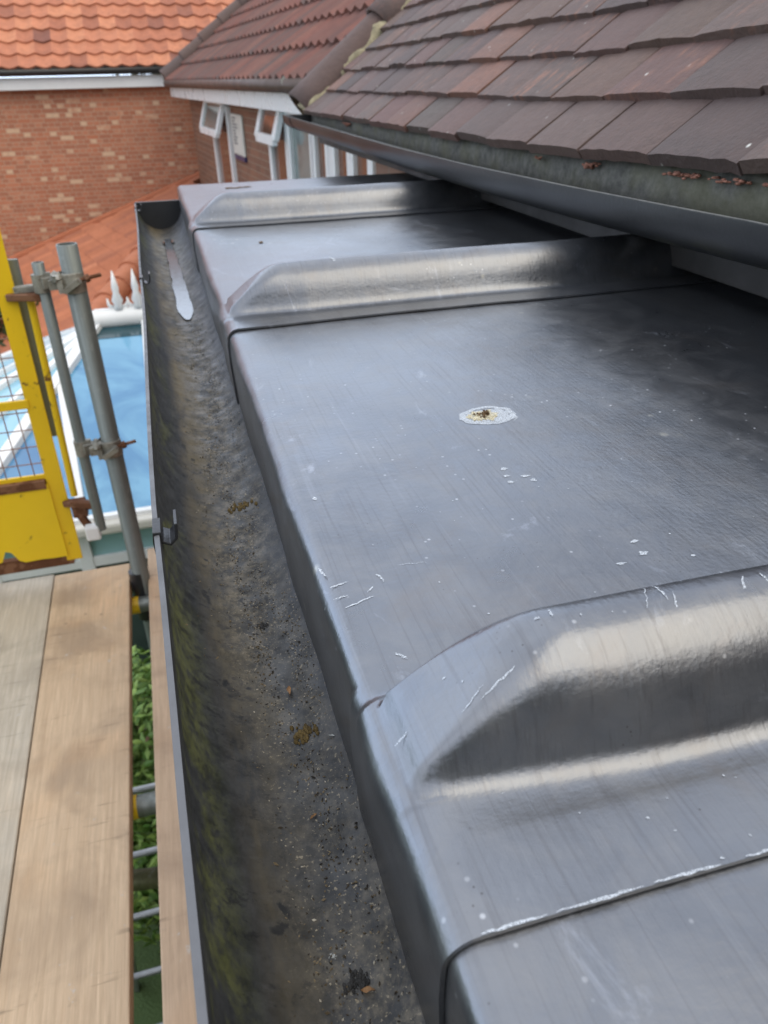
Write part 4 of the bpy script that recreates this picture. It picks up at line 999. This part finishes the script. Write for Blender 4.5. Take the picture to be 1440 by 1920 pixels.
for i in range(9):
    z = -.04 - i * .034; wv = random.uniform(.3, .8); p = t.lerp(u_, .15) + nrmB * .032; q = t.lerp(u_, .15 + .6 * wv) + nrmB * .032
    b.bar(p + Vector((0, 0, z)), q + Vector((0, 0, z)), .002, .016)
b.build('lettering', M['text'], bx)
# small flue pipe above the gutter
fp = ony(540, 155, 6.35); b = MB(); b.tube([fp + Vector((.08, .3, -.05)), fp], .055, 16); b.tube([fp, fp + Vector((-.01, -.035, .006))], .045, 16); b.build('flue_pipe', M['galv_clean'], nb, smooth=True, angle=50)

# ------------------------------------------------------------------ planting and ladder below
def bush(name, c, r, n, mat, label, size=.05, seed=1, cat='shrub', grp=None):
    rnd = random.Random(seed); root = thing(name, (c[0], c[1], GZ), label, cat, grp); b = MB()
    for _ in range(n):
        th = rnd.uniform(0, 2 * math.pi); ph = math.acos(rnd.uniform(-.3, 1)); d = Vector((math.sin(ph) * math.cos(th), math.sin(ph) * math.sin(th), math.cos(ph)))
        rr = (.62 + .38 * rnd.random()) * (1 + .35 * noise.noise(d * 2.3 + Vector((seed, 0, 0))))
        p = Vector((c[0] + d.x * r[0] * rr, c[1] + d.y * r[1] * rr, c[2] + d.z * r[2] * rr))
        a = Vector((rnd.gauss(0, 1), rnd.gauss(0, 1), rnd.gauss(0, .5))).normalized(); n2 = (d + Vector((rnd.gauss(0, .5), rnd.gauss(0, .5), rnd.gauss(0, .4)))).normalized(); s_ = a.cross(n2).normalized(); L_ = size * rnd.uniform(.6, 1.3)
        a = n2.cross(s_)
        b.add([p - a * L_, p + s_ * L_ * .42, p + a * L_, p - s_ * L_ * .42, p + n2 * L_ * .1], [(0, 1, 4), (1, 2, 4), (2, 3, 4), (3, 0, 4)], (rnd.random() ** 1.3 + .002, 0, 0))
    b.build('foliage', mat, root)
    b = MB()
    for i in range(7):
        a = rnd.uniform(0, 6.28); b.tube([(c[0] + .06 * math.cos(a), c[1] + .06 * math.sin(a), GZ), (c[0] + r[0] * .5 * math.cos(a), c[1] + r[1] * .5 * math.sin(a), c[2] + r[2] * .5)], [.02, .006], 6)
    b.build('stem', M['dirt'], root)
bush('shrub', (-.58, 3.25, -3.15), (.62, .55, .72), 8000, M['leaf'], 'bright green shrub seen through the gap below the conservatory', .035, 3, grp='garden shrubs below the scaffold')
bush('shrub', (-.62, 2.95, -3.6), (.5, .45, .45), 5000, M['leaf'], 'green shrub seen through the middle of the board gap', .035, 5, grp='garden shrubs below the scaffold')
bush('shrub', (-.80, 1.35, -3.75), (.55, .5, .42), 5000, M['leaf_dark'], 'dark green shrub seen at the bottom of the board gap', .035, 9, grp='garden shrubs below the scaffold')
bush('hedge', (-3.6, 11.2, -2.6), (1.6, 1.5, 1.7), 9000, M['leaf_dark'], 'dark hedge behind the yellow gate mesh at the left edge', .07, 12, 'hedge')
bush('tree', (3.0, 30, 0), (3.5, 3, 4.0), 9000, M['leaf_dark'], 'dark tree glimpsed between the two far roofs', .16, 15, 'tree')
for tx, ty, tl in ((-6.5, -9.0, 'unseen dark tree added behind the photographer, left of the boards'), (-.5, -10.5, 'unseen dark tree added directly behind the photographer'), (5.5, -9.5, 'unseen dark tree added behind the tiled roof')):
    bush('tree', (tx, ty, -.2), (3.8, 2.2, 5.2), 5200, M['leaf_dark'], tl, .26, int(tx * 3 + 40), 'tree', 'unseen trees added behind the photographer')  # unseen trees, added so the steep roll sides reflect something dark
# step ladder
ld = thing('step_ladder', (-.48, 1.9, GZ), 'aluminium step ladder standing below the board gap', 'ladder')
def lad(base, top, wd, treads, parent):
    base = Vector(base); top = Vector(top); sx = Vector((wd / 2, 0, 0))
    for s_ in (-1, 1):
        b = MB(); b.bar(base + sx * s_, top + sx * s_ * .8, .028, .075, (0, 1, 0)); b.build('stile', M['alu'], parent, bevel=.003)
    for i in range(treads):
        t_ = (i + .6) / treads; p = base.lerp(top, t_); q = sx * lerp(1, .8, t_)
        b = MB(); b.tube([p - q, p + q], .014, 10); b.build('rung', M['alu'], parent, smooth=True, angle=50)
lad((-.66, 1.55, GZ), (-.42, 2.20, -2.05), .36, 8, ld)
for s_ in (-1, 1):
    b = MB(); b.bar((-.62 + s_ * .20, 2.6, GZ), (-.42 + s_ * .14, 2.1, -2.08), .025, .05, (0, 1, 0)); b.build('rear_leg', M['alu'], ld, bevel=.003)
